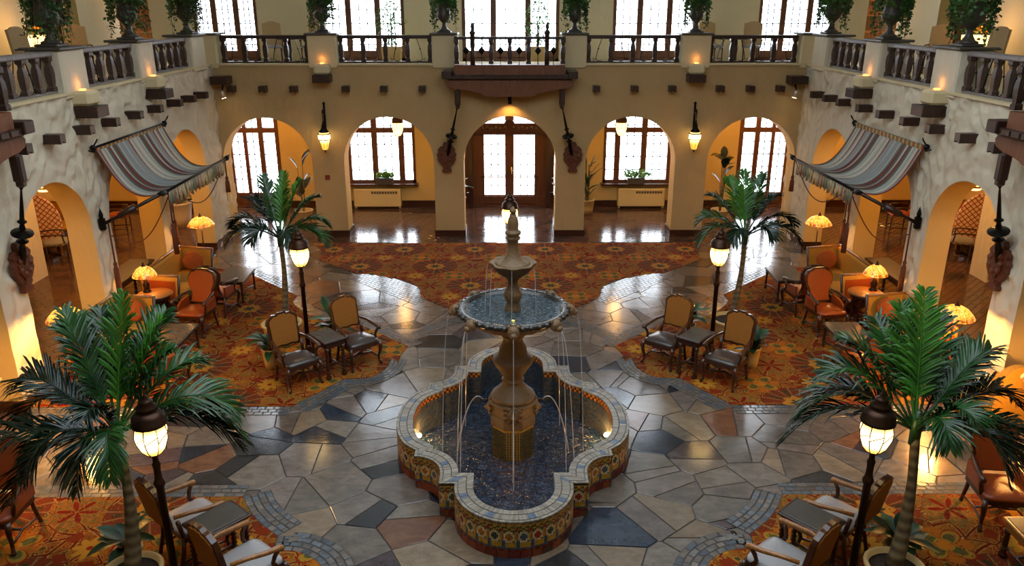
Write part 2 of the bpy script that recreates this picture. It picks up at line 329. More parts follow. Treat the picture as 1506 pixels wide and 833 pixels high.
# ------------------------------------------------------------------ geometry helpers
class MB:
    def __init__(s): s.v=[]; s.f=[]; s.sm=[]; s.mi=[]; s.col=None
    def add(s,vs,fs,smooth=False,mi=0,mat=None,cols=None):
        o=len(s.v)
        if mat is not None: vs=[mat@Vector(p) for p in vs]
        s.v.extend([tuple(p) for p in vs])
        for k,f in enumerate(fs):
            s.f.append(tuple(i+o for i in f)); s.sm.append(smooth); s.mi.append(mi)
            if s.col is not None: s.col.append(cols[k] if isinstance(cols,list) else (cols or (1,1,1)))
        return s
    def box(s,c,d,rot=None,mi=0,cols=None,taper=1.0):
        x,y,z=(k/2 for k in d); vs=[]
        for dz,t in ((-z,1.0),(z,taper)):
            vs+=[(-x*t,-y*t,dz),(x*t,-y*t,dz),(x*t,y*t,dz),(-x*t,y*t,dz)]
        m=Matrix.Translation(c)
        if rot is not None: m=m@(rot if isinstance(rot,Matrix) else Matrix.Rotation(rot,4,'Z'))
        return s.add(vs,[(3,2,1,0),(4,5,6,7),(0,1,5,4),(1,2,6,5),(2,3,7,6),(3,0,4,7)],False,mi,m,cols)
    def cbox(s,c,d,b=0.01,rot=None,mi=0,smooth=False):
        """chamfered box"""
        x,y,z=(k/2 for k in d); b=min(b,x*.9,y*.9,z*.9)
        def ring(i,zz):
            X,Y=x-i,y-i; k=b-i*0.5 if b>i else b*0.5
            return [(-X+k,-Y,zz),(X-k,-Y,zz),(X,-Y+k,zz),(X,Y-k,zz),(X-k,Y,zz),(-X+k,Y,zz),(-X,Y-k,zz),(-X,-Y+k,zz)]
        vs=ring(b,-z)+ring(0,-z+b)+ring(0,z-b)+ring(b,z); fs=[tuple(range(7,-1,-1)),tuple(range(24,32))]
        for r in range(3):
            for i in range(8): j=(i+1)%8; fs.append((r*8+i,r*8+j,r*8+8+j,r*8+8+i))
        m=Matrix.Translation(c)
        if rot is not None: m=m@(rot if isinstance(rot,Matrix) else Matrix.Rotation(rot,4,'Z'))
        return s.add(vs,fs,smooth,mi,m)
    def lathe(s,prof,seg=20,c=(0,0,0),mi=0,mat=None,smooth=True,a0=0,sx=1,sy=1,wob=None):
        vs=[]; fs=[]; n=len(prof)
        for k,(r,z) in enumerate(prof):
            for i in range(seg):
                a=a0+2*PI*i/seg; rr=r if wob is None else r*wob(a,k)
                vs.append((c[0]+rr*math.cos(a)*sx,c[1]+rr*math.sin(a)*sy,c[2]+z))
        for k in range(n-1):
            for i in range(seg):
                j=(i+1)%seg; fs.append((k*seg+i,k*seg+j,(k+1)*seg+j,(k+1)*seg+i))
        if prof[0][0]>1e-4: fs.append(tuple(range(seg-1,-1,-1)))
        if prof[-1][0]>1e-4: fs.append(tuple((n-1)*seg+i for i in range(seg)))
        return s.add(vs,fs,smooth,mi,mat)
    def tube(s,pts,rad,seg=8,mi=0,smooth=True,flat=1.0,mat=None):
        """sweep along points; rad scalar or list"""
        pts=[Vector(p) for p in pts]; n=len(pts); rad=rad if isinstance(rad,(list,tuple)) else [rad]*n
        vs=[]; fs=[]; up=None
        for i,p in enumerate(pts):
            t=(pts[min(i+1,n-1)]-pts[max(i-1,0)])
            if t.length<1e-9: t=Vector((0,0,1))
            t.normalize()
            if up is None: up=Vector((0,0,1)) if abs(t.z)<0.9 else Vector((1,0,0))
            a=(up-t*up.dot(t)); 
            if a.length<1e-6: a=t.orthogonal()
            a.normalize(); b=t.cross(a); up=a
            for k in range(seg):
                q=2*PI*(k+0.5)/seg; vs.append(p+(a*math.cos(q)*flat+b*math.sin(q))*rad[i])
        for i in range(n-1):
            for k in range(seg):
                j=(k+1)%seg; fs.append((i*seg+k,i*seg+j,(i+1)*seg+j,(i+1)*seg+k))
        fs.append(tuple(range(seg-1,-1,-1))); fs.append(tuple((n-1)*seg+k for k in range(seg)))
        return s.add(vs,fs,smooth,mi,mat)
    def prism(s,poly,h0,h1,mat=None,mi=0,cols=None):
        """poly (x,y) extruded in z"""
        n=len(poly); vs=[(p[0],p[1],h0) for p in poly]+[(p[0],p[1],h1) for p in poly]
        fs=[tuple(range(n-1,-1,-1)),tuple(range(n,2*n))]+[(i,(i+1)%n,n+(i+1)%n,n+i) for i in range(n)]
        return s.add(vs,fs,False,mi,mat,cols)
    def ell(s,c,r,seg=14,rings=8,mi=0,mat=None):
        prof=[(math.sin(PI*k/rings),-math.cos(PI*k/rings)) for k in range(rings+1)]
        m=Matrix.Translation(c)@Matrix.Diagonal((r[0],r[1],r[2],1))
        if mat is not None: m=mat@m
        return s.lathe([(max(a,1e-5),z) for a,z in prof],seg,mi=mi,mat=m)
def mesh(name,mb,mats):
    me=bpy.data.meshes.new(name); me.from_pydata(mb.v,[],mb.f)
    for m in (mats if isinstance(mats,(list,tuple)) else [mats]): me.materials.append(m)
    me.polygons.foreach_set('use_smooth',mb.sm); me.polygons.foreach_set('material_index',mb.mi)
    if mb.col is not None:
        at=me.attributes.new('tint','FLOAT_COLOR','FACE'); at.data.foreach_set('color',[x for c in mb.col for x in (c[0],c[1],c[2],1.0)])
    me.update(); return me
def obj(name,mb,mats,parent=None,loc=None,rotz=None,label=None):
    o=bpy.data.objects.new(name,mb if isinstance(mb,bpy.types.Mesh) else mesh(name,mb,mats)); COL.objects.link(o)
    if parent is not None: o.parent=parent
    if loc is not None: o.location=loc
    if rotz is not None: o.rotation_euler=(0,0,rotz)
    if label: o['label']=label
    return o
def tag(o,label,cat,group=None):
    o['label']=label; o['category']=cat
    if group: o['group']=group
    return o
def thing(name,label,cat,loc=(0,0,0),rotz=0.0,group=None):
    o=bpy.data.objects.new(name,None); o.empty_display_size=0.1; COL.objects.link(o); o.location=loc; o.rotation_euler=(0,0,rotz)
    return tag(o,label,cat,group)
def struct(name,mb,mats,label=None,parent=None):
    o=obj(name,mb,mats,parent)
    if parent is None: o['kind']='structure'
    if label: o['label']=label
    return o
def dup(root,loc,rotz,label,group=None,scale=None):
    r=root.copy(); COL.objects.link(r); r.location=loc; r.rotation_euler=(0,0,rotz); r['label']=label
    if group: r['group']=group
    if scale: r.scale=scale
    for ch in list(root.children):
        c=ch.copy(); COL.objects.link(c); c.parent=r
        for g in ch.children:
            d=g.copy(); COL.objects.link(d); d.parent=c
            for q in g.children:
                e=q.copy(); COL.objects.link(e); e.parent=d
    return r
def face(dx,dy): return math.atan2(-dx,dy)
def arc(cx,cy,r,a0,a1,n=12,rx=None):
    return [(cx+(rx or r)*math.cos(math.radians(a0+(a1-a0)*i/n)),cy+r*math.sin(math.radians(a0+(a1-a0)*i/n))) for i in range(n+1)]
# ================================================================== STRUCTURE
LED=4.73          # top of the gallery ledge
MZ=4.55           # gallery floor
def arch_pts(uc,hw,apex,n=18):
    zs=apex-hw; return [(uc-hw*math.cos(PI*i/n),zs+hw*math.sin(PI*i/n)) for i in range(n+1)]
def arched_wall(name,P,u0,u1,ztop,arches,mats,label=None):
    """P(u,d,z): d=0 front face, d=1 back face"""
    mb=MB(); 
    def q(a,mi=0): mb.add(a,[(0,1,2,3)],False,mi)
    us=[u0]; 
    for d in (0,1):
        cur=u0
        for uc,hw,ap in arches:
            pts=arch_pts(uc,hw,ap)
            q([P(cur,d,0),P(uc-hw,d,0),P(uc-hw,d,ztop),P(cur,d,ztop)],0 if d==0 else 1)
            for (a,za),(b_,zb) in zip(pts,pts[1:]): q([P(a,d,za),P(b_,d,zb),P(b_,d,ztop),P(a,d,ztop)],0 if d==0 else 1)
            cur=uc+hw
        q([P(cur,d,0),P(u1,d,0),P(u1,d,ztop),P(cur,d,ztop)],0 if d==0 else 1)
    for uc,hw,ap in arches:
        pts=[(uc-hw,0)]+arch_pts(uc,hw,ap)+[(uc+hw,0)]
        for (a,za),(b_,zb) in zip(pts,pts[1:]): q([P(a,0,za),P(b_,0,zb),P(b_,1,zb),P(a,1,za)],1)
    q([P(u0,0,ztop),P(u1,0,ztop),P(u1,1,ztop),P(u0,1,ztop)]); q([P(u0,0,0),P(u0,1,0),P(u0,1,ztop),P(u0,0,ztop)]); q([P(u1,0,0),P(u1,1,0),P(u1,1,ztop),P(u1,0,ztop)])
    o=struct(name,mb,mats,label)
    bm=bmesh.new(); bm.from_mesh(o.data); bmesh.ops.remove_doubles(bm,verts=bm.verts,dist=1e-4); bmesh.ops.recalc_face_normals(bm,faces=bm.faces); bm.to_mesh(o.data); bm.free()
    return o
BA=[(-6.62,1.21,3.32),(-3.31,1.23,3.34),(0,1.27,3.36),(3.31,1.23,3.34),(6.62,1.21,3.32)]
SA=[(1.3,1.15,3.33),(4.3,1.15,3.33),(7.3,1.15,3.33),(10.28,1.15,3.33),(13.26,1.15,3.33),(16.23,1.13,3.33),(19.22,1.16,3.35)]
arched_wall('wall_back',lambda u,d,z:(u,21.6+0.64*d,z),-7.86,7.86,LED-0.05,BA,[MT['stucco'],MT['arcade']],'beige stucco wall with five round arches below the gallery')
def trowel(u,z,s):
    w_=noise.noise((u*1.3,z*1.1,s*9.0)); n1=noise.noise((u*6.2+w_*1.6,z*3.7-u*1.8,s*3.0)); n2=noise.noise((u*11.0+w_,z*6.5+u,s*5.0+2)); n3=noise.noise((u*2.0,z*1.6,s*7.0+5))
    d=1.0
    for uc,hw,ap in SA:
        if abs(u-uc)<hw+.3: d=min(d,(abs(u-uc)-hw if z<ap-hw else math.hypot(u-uc,z-ap+hw)-hw)/.22)
    d=max(0.12,d)
    return (0.027*math.tanh(n1*5.5)+0.013*math.tanh(n2*3))*d+0.010*n3
def trowelled_wall(name,s,lab):
    """arched side wall whose room face is really uneven, as left by the trowel"""
    u0,u1,zt=-1.0,22.3,LED-0.05; mb=MB(); rv=MB()
    front=lambda u,z:(s*(7.85-trowel(u,z,s)),u,z)
    cols=[]; cur=u0
    for uc,hw,ap in SA+[(None,)*3]:
        end=u1 if uc is None else uc-hw; k=max(2,int((end-cur)/0.04)); cols.append([(cur+(end-cur)*i/k,0.0) for i in range(k+1)])
        if uc is not None: cols.append(arch_pts(uc,hw,ap,56)); cur=uc+hw
    for seg in cols:
        n_=len(seg); R=96; vs=[front(u,zb+(zt-zb)*j/R) for u,zb in seg for j in range(R+1)]
        mb.add(vs,[(i*(R+1)+j,(i+1)*(R+1)+j,(i+1)*(R+1)+j+1,i*(R+1)+j+1) for i in range(n_-1) for j in range(R)],True)
    for uc,hw,ap in SA:
        pts=[(uc-hw,k*0.1*(ap-hw)) for k in range(10)]+arch_pts(uc,hw,ap,56)+[(uc+hw,(10-k)*0.1*(ap-hw)) for k in range(1,11)]
        for (a,za),(b_,zb) in zip(pts,pts[1:]): mb.add([front(a,za),front(b_,zb),(s*8.34,b_,zb),(s*8.34,a,za)],[(0,1,2,3)],False,1)
    back=MB(); cur=u0
    for seg in cols:
        for (a,za),(b_,zb) in zip(seg,seg[1:]): mb.add([(s*8.34,a,za),(s*8.34,b_,zb),(s*8.34,b_,zt),(s*8.34,a,zt)],[(0,1,2,3)],False,1)
    return struct(name,mb,[MT['stucco_rough'],MT['arcade']],lab)
trowelled_wall('wall_left',-1,'trowelled stucco wall with arches, left of the lobby'); trowelled_wall('wall_right',1,'trowelled stucco wall with arches, right of the lobby')
def slabbox(name,x0,x1,y0,y1,z0,z1,m,label=None,parent=None):
    return struct(name,MB().box(((x0+x1)/2,(y0+y1)/2,(z0+z1)/2),(x1-x0,y1-y0,z1-z0)),m,label,parent)
# floor: grout bed for the lobby, quarry tile in the passages
FLOOR_BED=True
mb=MB()
for a in ((-13.3,-7.85,-1,21.0),(7.85,13.3,-1,21.0),(-13.3,13.3,21.0,25.6)): mb.box(((a[0]+a[1])/2,(a[2]+a[3])/2,-0.133),(a[1]-a[0],a[3]-a[2],0.25))
pfl=struct('floor',mb,MT['quarry_bed'],'brown quarry tile floor of the passages')
# gallery slab over the passages
mb=MB()
for a in ((-13.3,-8.4,-1,22.2),(8.4,13.3,-1,22.2),(-13.3,13.3,22.1,25.2)): mb.box(((a[0]+a[1])/2,(a[2]+a[3])/2,(MZ+4.0)/2),(a[1]-a[0],a[3]-a[2],MZ-4.0))
struct('ceiling',mb,MT['plaster'],'plaster ceiling of the passages below the gallery')
# ledge (sill course) along the gallery edge
mb=MB()
mb.box((0,21.92,LED-0.025),(15.6,0.74,0.05))
for s in (-1,1): mb.box((s*8.2,10.6,LED-0.025),(0.80,23.3,0.05))
struct('trim_ledge',mb,MT['plaster'],'pale plaster ledge under the gallery balustrades')
slabbox('ceiling',-13.4,13.4,-4.2,25.4,9.5,9.6,MT['ceiling'],'pale ceiling high over the lobby')
# outer walls
slabbox('wall_left',-13.5,-13.3,-1,25.3,-0.2,4.2,MT['arcade'],'outer passage wall'); slabbox('wall_right',13.3,13.5,-1,25.3,-0.2,4.2,MT['arcade'],'outer passage wall on the lattice settee side')
slabbox('wall_front',-13.5,13.5,-4.3,-4.1,-0.2,9.6,MT['mezz'],'wall behind the viewer'); slabbox('wall_front',-13.5,13.5,-1.1,-1.0,-0.2,4.2,MT['arcade'],'passage wall under the near gallery')
slabbox('floor',-13.4,13.4,-4.2,-1.0,4.3,MZ,MT['quarry'],'near gallery floor')
# ---- window wall with openings (u0,u1,z0,z1)
OPEN_G=[(-9.4,-7.25,0.0,3.25),(-5.45,-2.98,0.80,3.25),(-1.86,1.86,0.0,3.45),(2.98,5.45,0.80,3.25),(7.25,9.4,0.0,3.25)]
OPEN_M=[(-9.45,-7.55,4.55,8.2),(-5.62,-3.15,4.55,8.2),(-1.42,1.5,4.55,8.2),(3.12,5.62,4.55,8.2),(7.5,9.75,4.55,8.2)]
def holed(name,zlo,zhi,ops,mat,label,x0=-13.5,x1=13.5):
    mb=MB(); cur=x0
    for a,b_,z0,z1 in ops:
        mb.box(((cur+a)/2,25.2,(zlo+zhi)/2),(a-cur,0.3,zhi-zlo))
        if z0>zlo: mb.box(((a+b_)/2,25.2,(zlo+z0)/2),(b_-a,0.3,z0-zlo))
        mb.box(((a+b_)/2,25.2,(z1+zhi)/2),(b_-a,0.3,zhi-z1)); cur=b_
    mb.box(((cur+x1)/2,25.2,(zlo+zhi)/2),(x1-cur,0.3,zhi-zlo))
    return struct(name,mb,mat,label)
holed('wall_back',0,MZ,OPEN_G,MT['arcade'],'window wall of the ground floor passage')
holed('wall_back',MZ,9.55,[(-12.2,-10.75,4.55,6.9)]+OPEN_M+[(10.75,12.2,4.55,6.9)],MT['mezz'],'cream window wall of the gallery')
# gallery side walls with an arched recess
for nm,s in (('wall_left',-1),('wall_right',1)):
    o=arched_wall(nm,lambda u,d,z,s=s:(s*(11.7+0.5*d),u,MZ+z),-4.2,25.1,4.95,[(17.0,0.9,2.6),(21.6,1.15,2.75)],[MT['mezz'],MT['arcade']],'gallery wall with arched recesses, '+('near the lit planter' if s<0 else 'beside the lamp-lit cabinet'))
    slabbox(nm,s*13.45-0.1,s*13.45+0.1,-4.2,25.3,MZ,9.6,MT['mezz'],'outer gallery wall '+('behind the twisted column' if s<0 else 'behind the second twisted column'))
# baseboards
mb=MB(); 
for i in range(6):
    a=-7.85 if i==0 else BA[i-1][0]+BA[i-1][1]; b_=7.85 if i==5 else BA[i][0]-BA[i][1]
    if b_-a>0.05: mb.box(((a+b_)/2,21.93,0.09),(b_-a+0.05,0.71,0.18))
struct('baseboard_back',mb,MT['wood_red'],'dark red tile baseboard around the arch pillars')
mb=MB()
for a,b_ in ((-13.2,-9.4),(-7.25,-5.0),(-3.6,-1.86),(1.86,3.6),(5.0,7.25),(9.4,13.2)): mb.box(((a+b_)/2,25.02,0.11),(b_-a,0.06,0.22))
struct('baseboard_back',mb,MT['wood_red'],'dark wooden baseboard below the passage windows')
for nm,s in (('baseboard_left',-1),('baseboard_right',1)):
    mb=MB(); mb.box((s*13.27,12,0.11),(0.06,26,0.22))
    for i in range(len(SA)+1):
        a=-1 if i==0 else SA[i-1][0]+SA[i-1][1]; b_=21.6 if i==len(SA) else SA[i][0]-SA[i][1]
        mb.box((s*8.095,(a+b_)/2,0.09),(0.53,b_-a+0.04,0.18))
    struct(nm,mb,MT['wood_red'],'dark baseboard around the side arch piers, '+('left' if s<0 else 'right'))
# free standing inner piers in the arcades
for s in (-1,1):
    slabbox('wall_pier',*(sorted((s*11.2,s*11.95))),17.55,18.25,0,4.0,MT['stucco_rough'],'trowelled inner pier of the '+('left' if s<0 else 'right')+' passage')

# ---- windows
def pane_mesh(w_,h): return mesh('pane',MB().box((0,0,0),(w_,0.008,h)),MT['glass'])
PM={}
wn=[0]; dn=[0]
def window(kind,x0,x1,z0,z1,lights,zbars,rows,kick=0.0,arched=False,y=25.12,label=''):
    """lights: (xa,xb,ncol); rows: z lines of the leading inside"""
    if kind=='window': wn[0]+=1; nm='window_%d'%wn[0]
    else: dn[0]+=1; nm='door_%d'%dn[0]
    mb=MB(); T=0.09
    for xa in (x0+T/2,x1-T/2): mb.box((xa,y,(z0+z1)/2),(T,0.16,z1-z0))
    mb.box(((x0+x1)/2,y,z1-T/2),(x1-x0,0.16,T)); mb.box(((x0+x1)/2,y,z0+T/2),(x1-x0,0.16,T))
    root=struct(nm,mb,MT['wood_frame'],label)
    cur=x0+T
    for a,b_,nc in lights:
        if a-cur>0.01: obj('mullion',MB().box(((cur+a)/2,y,(z0+z1)/2),(a-cur,0.13,z1-z0-2*T)),MT['wood_frame'],root)
        cur=b_
    if x1-T-cur>0.01: obj('mullion',MB().box(((cur+x1-T)/2,y,(z0+z1)/2),(x1-T-cur,0.13,z1-z0-2*T)),MT['wood_frame'],root)
    for zb,hb in zbars: obj('transom_bar',MB().box(((x0+x1)/2,y-0.012,zb),(x1-x0-2*T,0.14,hb)),MT['wood_frame'],root)
    if kick: obj('kick_panel',MB().cbox(((x0+x1)/2,y-0.006,z0+T+kick/2),(x1-x0-2*T,0.08,kick),0.02),MT['wood_frame'],root)
    ld=MB(); lo=z0+T+kick
    zz=[lo]+rows+[z1-T]
    for a,b_,nc in lights:
        for i in range(1,nc): ld.box((a+(b_-a)*i/nc,y,(lo+z1-T)/2),(0.028,0.02,z1-T-lo))
        for r in rows: ld.box(((a+b_)/2,y,r),(b_-a,0.02,0.028))
        wd=(b_-a)/nc
        for i in range(nc):
            for p,q in zip(zz,zz[1:]):
                k=(round(wd,3),round(q-p,3))
                if k not in PM: PM[k]=pane_mesh(wd-0.004,q-p-0.004)
                obj('pane',PM[k],None,root,(a+wd*(i+0.5),y,(p+q)/2))
    obj('leading',ld,MT['iron'],root)
    return root
R2=[1.2,1.62,2.02,2.28,2.62,2.95]
for s in (-1,1):
    L=sorted([(s*3.07,s*3.33,1),(s*3.51,s*4.17,3),(s*4.35,s*5.01,3),(s*5.13,s*5.36,1)])
    L=[(min(a,b_),max(a,b_),n) for a,b_,n in L]
    if s>0: x0,x1=2.98,5.45
    else: x0,x1=-5.45,-2.98
    wd=window('window',x0,x1,0.80,3.25,sorted(L),[(2.47,0.16)],R2,label='leaded oak window with a plant box, '+('nearer the left lantern' if s<0 else 'nearer the right lantern'))
    obj('window_sill',MB().cbox(((x0+x1)/2,24.94,0.77),(2.62,0.34,0.06),0.012),MT['wood_red'],wd)
    x0,x1=(-9.4,-7.25) if s<0 else (7.25,9.4)
    L=[(x0+0.14,x0+0.5,1),(x0+0.66,x0+1.02,2),(x0+1.14,x0+1.5,2),(x0+1.66,x1-0.13,1)]
    window('door',x0,x1,0,3.25,L,[(2.47,0.16)],[0.9,1.3,1.7,2.1,2.4,2.9],0.38,label='leaded glass door seen through the '+('leftmost' if s<0 else 'rightmost')+' back arch')
# entrance doors
L=[(-1.77,-1.43,2),(-0.80,-0.14,3),(0.14,0.80,3),(1.43,1.77,2)]
dr=window('door',-1.86,1.86,0,3.45,L,[(2.52,0.36),(0.30,0.12)],[0.69,1.02,1.37,1.70,2.02,2.9,3.15],0.30,label='double entrance doors of leaded glass under a carved header')
obj('door_jamb',MB().box((-1.24,24.93,1.2),(0.16,0.22,2.4)).box((1.24,24.93,1.2),(0.16,0.22,2.4)),MT['wood_red'],dr)
mb=MB().cbox((0,24.98,2.52),(3.5,0.14,0.36),0.02); mb.prism(arc(0,2.66,0.17,0,180,14),-0.08,0.06,Matrix.Translation((0,24.94,0))@Matrix.Rotation(PI/2,4,'X'))
for i in range(13):
    if i!=6: mb.ell((-0.84+0.14*i,24.91,2.52+0.03*(i%2)),(0.05,0.02,0.07),8,5)
obj('carved_header',mb,MT['wood_red'],dr)
obj('push_bar',MB().tube([(-0.92,24.97,1.0),(-0.1,24.97,1.0)],0.018).tube([(0.1,24.97,1.0),(0.92,24.97,1.0)],0.018),MT['brass'],dr,label='brass push bar')
obj('handle',MB().tube([(0.06,24.97,1.1),(0.06,24.97,1.32)],0.02),MT['brass'],dr,label='brass handle')
# gallery windows
def mezz_win(x0,x1,i,lab):
    w_=x1-x0; sw=(w_-0.18-0.36)/3.15
    a=x0+0.10; L=[(a,a+sw,3),(a+sw+0.17,a+sw+0.17+sw*1.15,3),(x1-0.10-sw,x1-0.10,3)]
    window('window',x0,x1,4.56,8.2,L,[(6.9,0.12)],[5.05,5.25,5.65,6.05,6.45,7.2,7.6],0.22,label=lab)
for i,(o_,lab) in enumerate(zip(OPEN_M,('leftmost','second from left','middle, over the entrance','second from right','rightmost'))):
    mezz_win(o_[0],o_[1],i,'tall leaded gallery window, '+lab)
# radiators under the windows
for s in (-1,1):
    cx=-4.22 if s<0 else 4.22
    t=thing('radiator_cover','cream radiator cover under the passage window '+('with the spiky plant' if s<0 else 'with the yellow-green flower box'),'radiator',(cx,24.9,0.02),0,'radiator covers under the windows')
    obj('cabinet',MB().cbox((0,0,0.34),(1.5,0.26,0.58),0.02),MT['radiator'],t); 
    mb=MB(); 
    for i in range(10): mb.box((-0.15+0.085*i,-0.135,0.52),(0.06,0.02,0.07))
    obj('grille',mb,MT['grille'],t,label='dark slotted grille'); obj('leg',MB().box((-0.7,-0.05,0.03),(0.06,0.1,0.06)),MT['radiator'],t); obj('leg',MB().box((0.7,-0.05,0.03),(0.06,0.1,0.06)),MT['radiator'],t)
    # planter box on the sill
    px=-3.95 if s<0 else 4.02
    p=thing('window_planter','stone window box '+('with a spiky agave and small yellow flowers' if s<0 else 'overflowing with yellow-green foliage'),'planter',(px,24.86,0.80))
    obj('box',MB().box((0,0,0.1),(0.5,0.2,0.2),taper=1.08),MT['urn'],p)
    lf=MB()
    if s<0:
        for k in range(16):
            a=k*2.4; l=random.uniform(.3,.52); e=(math.cos(a)*0.14,math.sin(a)*0.10,0.2+l); lf.add([(math.cos(a+1.5)*.02,math.sin(a+1.5)*.02,.18),(-math.cos(a+1.5)*.02,-math.sin(a+1.5)*.02,.18),e],[(0,1,2)])
    for k in range(150):
        a=random.uniform(0,2*PI); r=random.uniform(0,1)**.5; x=math.cos(a)*r*(.24 if s<0 else .42); y=math.sin(a)*r*.14; z=.22+random.uniform(0,.12 if s<0 else .26)*(1-r*.7)
        d=Vector((random.uniform(-1,1),random.uniform(-1,1),random.uniform(-.3,1)))*.06; n_=d.orthogonal()*.5; lf.add([(x,y,z),(x+d.x+n_.x,y+d.y+n_.y,z+d.z+n_.z),(x+2*d.x,y+2*d.y,z+2*d.z),(x+d.x-n_.x,y+d.y-n_.y,z+d.z-n_.z)],[(0,1,2,3)])
    obj('foliage',lf,MT['ficus'],p)
    fm=MB()
    for k in range(10): fm.ell((random.uniform(-.2,.2),random.uniform(-.1,.0),.25+random.uniform(0,.1)),(.02,.02,.02),6,4)
    obj('blossom',fm,MT['flower'],p)

# ---- corbels
cm=MB(); prof=[(-.085,.08),(-.085,-.08),(-.05,-.08),(-.03,-.05),(0,-.04),(.03,-.05),(.05,-.08),(.085,-.08),(.085,.08)]
cm.prism(prof,-0.02,0.30,Matrix.Rotation(PI/2,4,'X')); CME=mesh('beam_end',cm,MT['wood_dark'])
BG=mesh('corbel',MB().cbox((0,-0.2,0),(0.44,0.46,0.2),0.012),MT['wood_dark'])
def corbel(me,nm,loc,rz,lab,grp):
    o=obj(nm,me,None,None,loc,rz); tag(o,lab,'beam end',grp)
ORD=['first','second','third','fourth','fifth','sixth','seventh','eighth','ninth','tenth','eleventh','twelfth']
for i,x in enumerate((-7.34,-6.51,-5.7,-4.33,-3.32,-2.31,2.29,3.3,4.3,5.57,6.37,7.16)):
    corbel(CME,'beam_end',(x,21.6,4.09),0,'small dark beam end on the back wall, %s from left'%ORD[i],'small beam ends under the gallery')
YS=(10.9,12.45,13.43,14.45,15.45,16.5,17.5,18.6,19.45,20.25)
for s in (-1,1):
    for i,y in enumerate(YS):
        corbel(CME,'beam_end',(s*7.85,y,4.06),face(s,0),'small notched beam end on the %s wall, %s from the back corner'%('left' if s<0 else 'right',ORD[9-i]),'small beam ends under the gallery')
# ---- gallery piers with plaster bracket, corbel and small uplight
def pier(x,y,wx,wy,d,lab,big=True):
    """d: outward unit vector into the lobby"""
    dx,dy=d
    mb=MB().cbox((0,0,(5.45-4.6)/2+4.6),(wx,wy,5.45-4.6),0.03); 
    o=struct('trim_pier',mb,MT['plaster'] if dy else MT['stucco_rough'],lab); o.location=(x,y,0)
    obj('cap',MB().cbox((0,0,5.47),(wx+0.10,wy+0.10,0.05),0.012),MT['urn'],o,label='dark stone cap')
    if big:
        bx,by=(dx*(wx/2+0.02),dy*(wy/2+0.02))
        obj('bracket',MB().cbox((bx,by,4.60),(0.42 if dy else 0.5,0.5 if dy else 0.42,0.26),0.05),MT['plaster'],o)
        u=obj('uplight',MB().cbox((dx*(wx/2+0.07),dy*(wy/2+0.07),4.745),(0.10,0.10,0.03),0.01),MT['uplight'],o,label='small glowing amber light')
        corbel(BG,'corbel',(x+dx*(wx/2-0.05),y+dy*(wy/2-0.05),4.36),face(-dx,-dy),'large dark corbel below the '+lab.replace('plaster ','').replace('gallery ',''),'large corbels under the piers')
        point('pier_uplight',(x+dx*(wx/2+0.09),y+dy*(wy/2+0.09),4.86),0.55,(1.0,0.36,0.07),0.03)
PB=[(-7.93,0.55),(-4.91,0.76),(-1.72,0.64),(1.71,0.62),(4.895,0.76),(7.93,0.55)]
for i,(x,wd) in enumerate(PB): pier(x,21.86,wd,0.62,(0,-1),'plaster gallery pier on the back wall, %s from left'%ORD[i],i in (1,4))
PS=[(14.7,0.85),(17.72,0.78),(20.75,0.9),(11.75,0.8),(8.8,0.8)]
for s in (-1,1):
    for i,(y,wd) in enumerate(PS): pier(s*8.12,y,0.62,wd,(-s,0),'plaster gallery pier on the %s wall, %s from the near end'%('left' if s<0 else 'right',('third','fourth','fifth','second','first')[i]),i<2)
    # corner corbels and spotlights
    corbel(BG,'corbel',(s*7.55,21.55,4.33),0,'large dark wooden corbel in the %s back corner'%('left' if s<0 else 'right'),'large corbels under the piers')
    t=thing('corner_spotlight','small pale cylinder spotlight under the %s corner corbel'%('left' if s<0 else 'right'),'spotlight',(s*7.5,21.2,3.98)); 
    m=Matrix.Rotation(s*0.25,4,'Y'); obj('housing',MB().lathe([(.06,-.1),(.065,.08),(.04,.1)],14,mat=m),MT['steel'],t); obj('lamp_face',MB().lathe([(.055,-.105),(.055,-.1)],14,mat=m),MT['bulb'],t); obj('mount',MB().tube([(0,0,.1),(0,.1,.24)],.02),MT['iron'],t)
    spot('corner_spot',(s*7.48,21.23,3.92),(s*6.5,21.4,1.5),120,WARM,75,0.7)
# ---- balustrades
bal_prof=[(.085,0),(.085,.07),(.06,.10),(.075,.16),(.085,.3),(.075,.40),(.05,.46),(.055,.50),(.085,.53),(.085,.61)]
BME=mesh('baluster',MB().lathe(bal_prof,4,a0=PI/4,smooth=False),MT['wood_dark'])
def scroll():
    mb=MB(); mb.tube([(-.05,0,.60),(-.02,0,.5),(.03,0,.36),(.07,0,.2),(.09,0,.08),(.15,0,.03),(.17,0,.08),(.13,0,.10)],.010,5); mb.lathe([(.001,-.035),(.022,0),(.001,.035)],8,(.03,0,.34)); mb.tube([(.09,0,.08),(.03,0,.03),(-.05,0,.02),(-.06,0,.06)],.009,5); return mb
SCM=mesh('iron_scroll',scroll(),MT['iron'])
BME2=BME.copy(); BME2.materials.clear(); BME2.materials.append(MT['wood_side'])
def balustrade(loc,rz,L,nb,lab,railmat='wood_dark',half=True):
    t=thing('balustrade',lab,'railing',loc,rz,'gallery balustrades')
    obj('handrail',MB().cbox((0,0,.66),(L,.17,.09),.02),MT[railmat],t); obj('bottom_rail',MB().cbox((0,0,.02),(L,.13,.04),.01),MT[railmat],t)
    for i in range(nb):
        x=-L/2+0.06+(L-0.12)*i/(nb-1); obj('baluster',BME if railmat=='wood_dark' else BME2,None,t,(x,0,.03))
    for i in range(nb-1):
        x=-L/2+0.06+(L-0.12)*(i+0.5)/(nb-1); o=obj('iron_scroll',SCM,None,t,(x,0.02,.02)); o.scale=(1 if i%2 else -1,1,1)
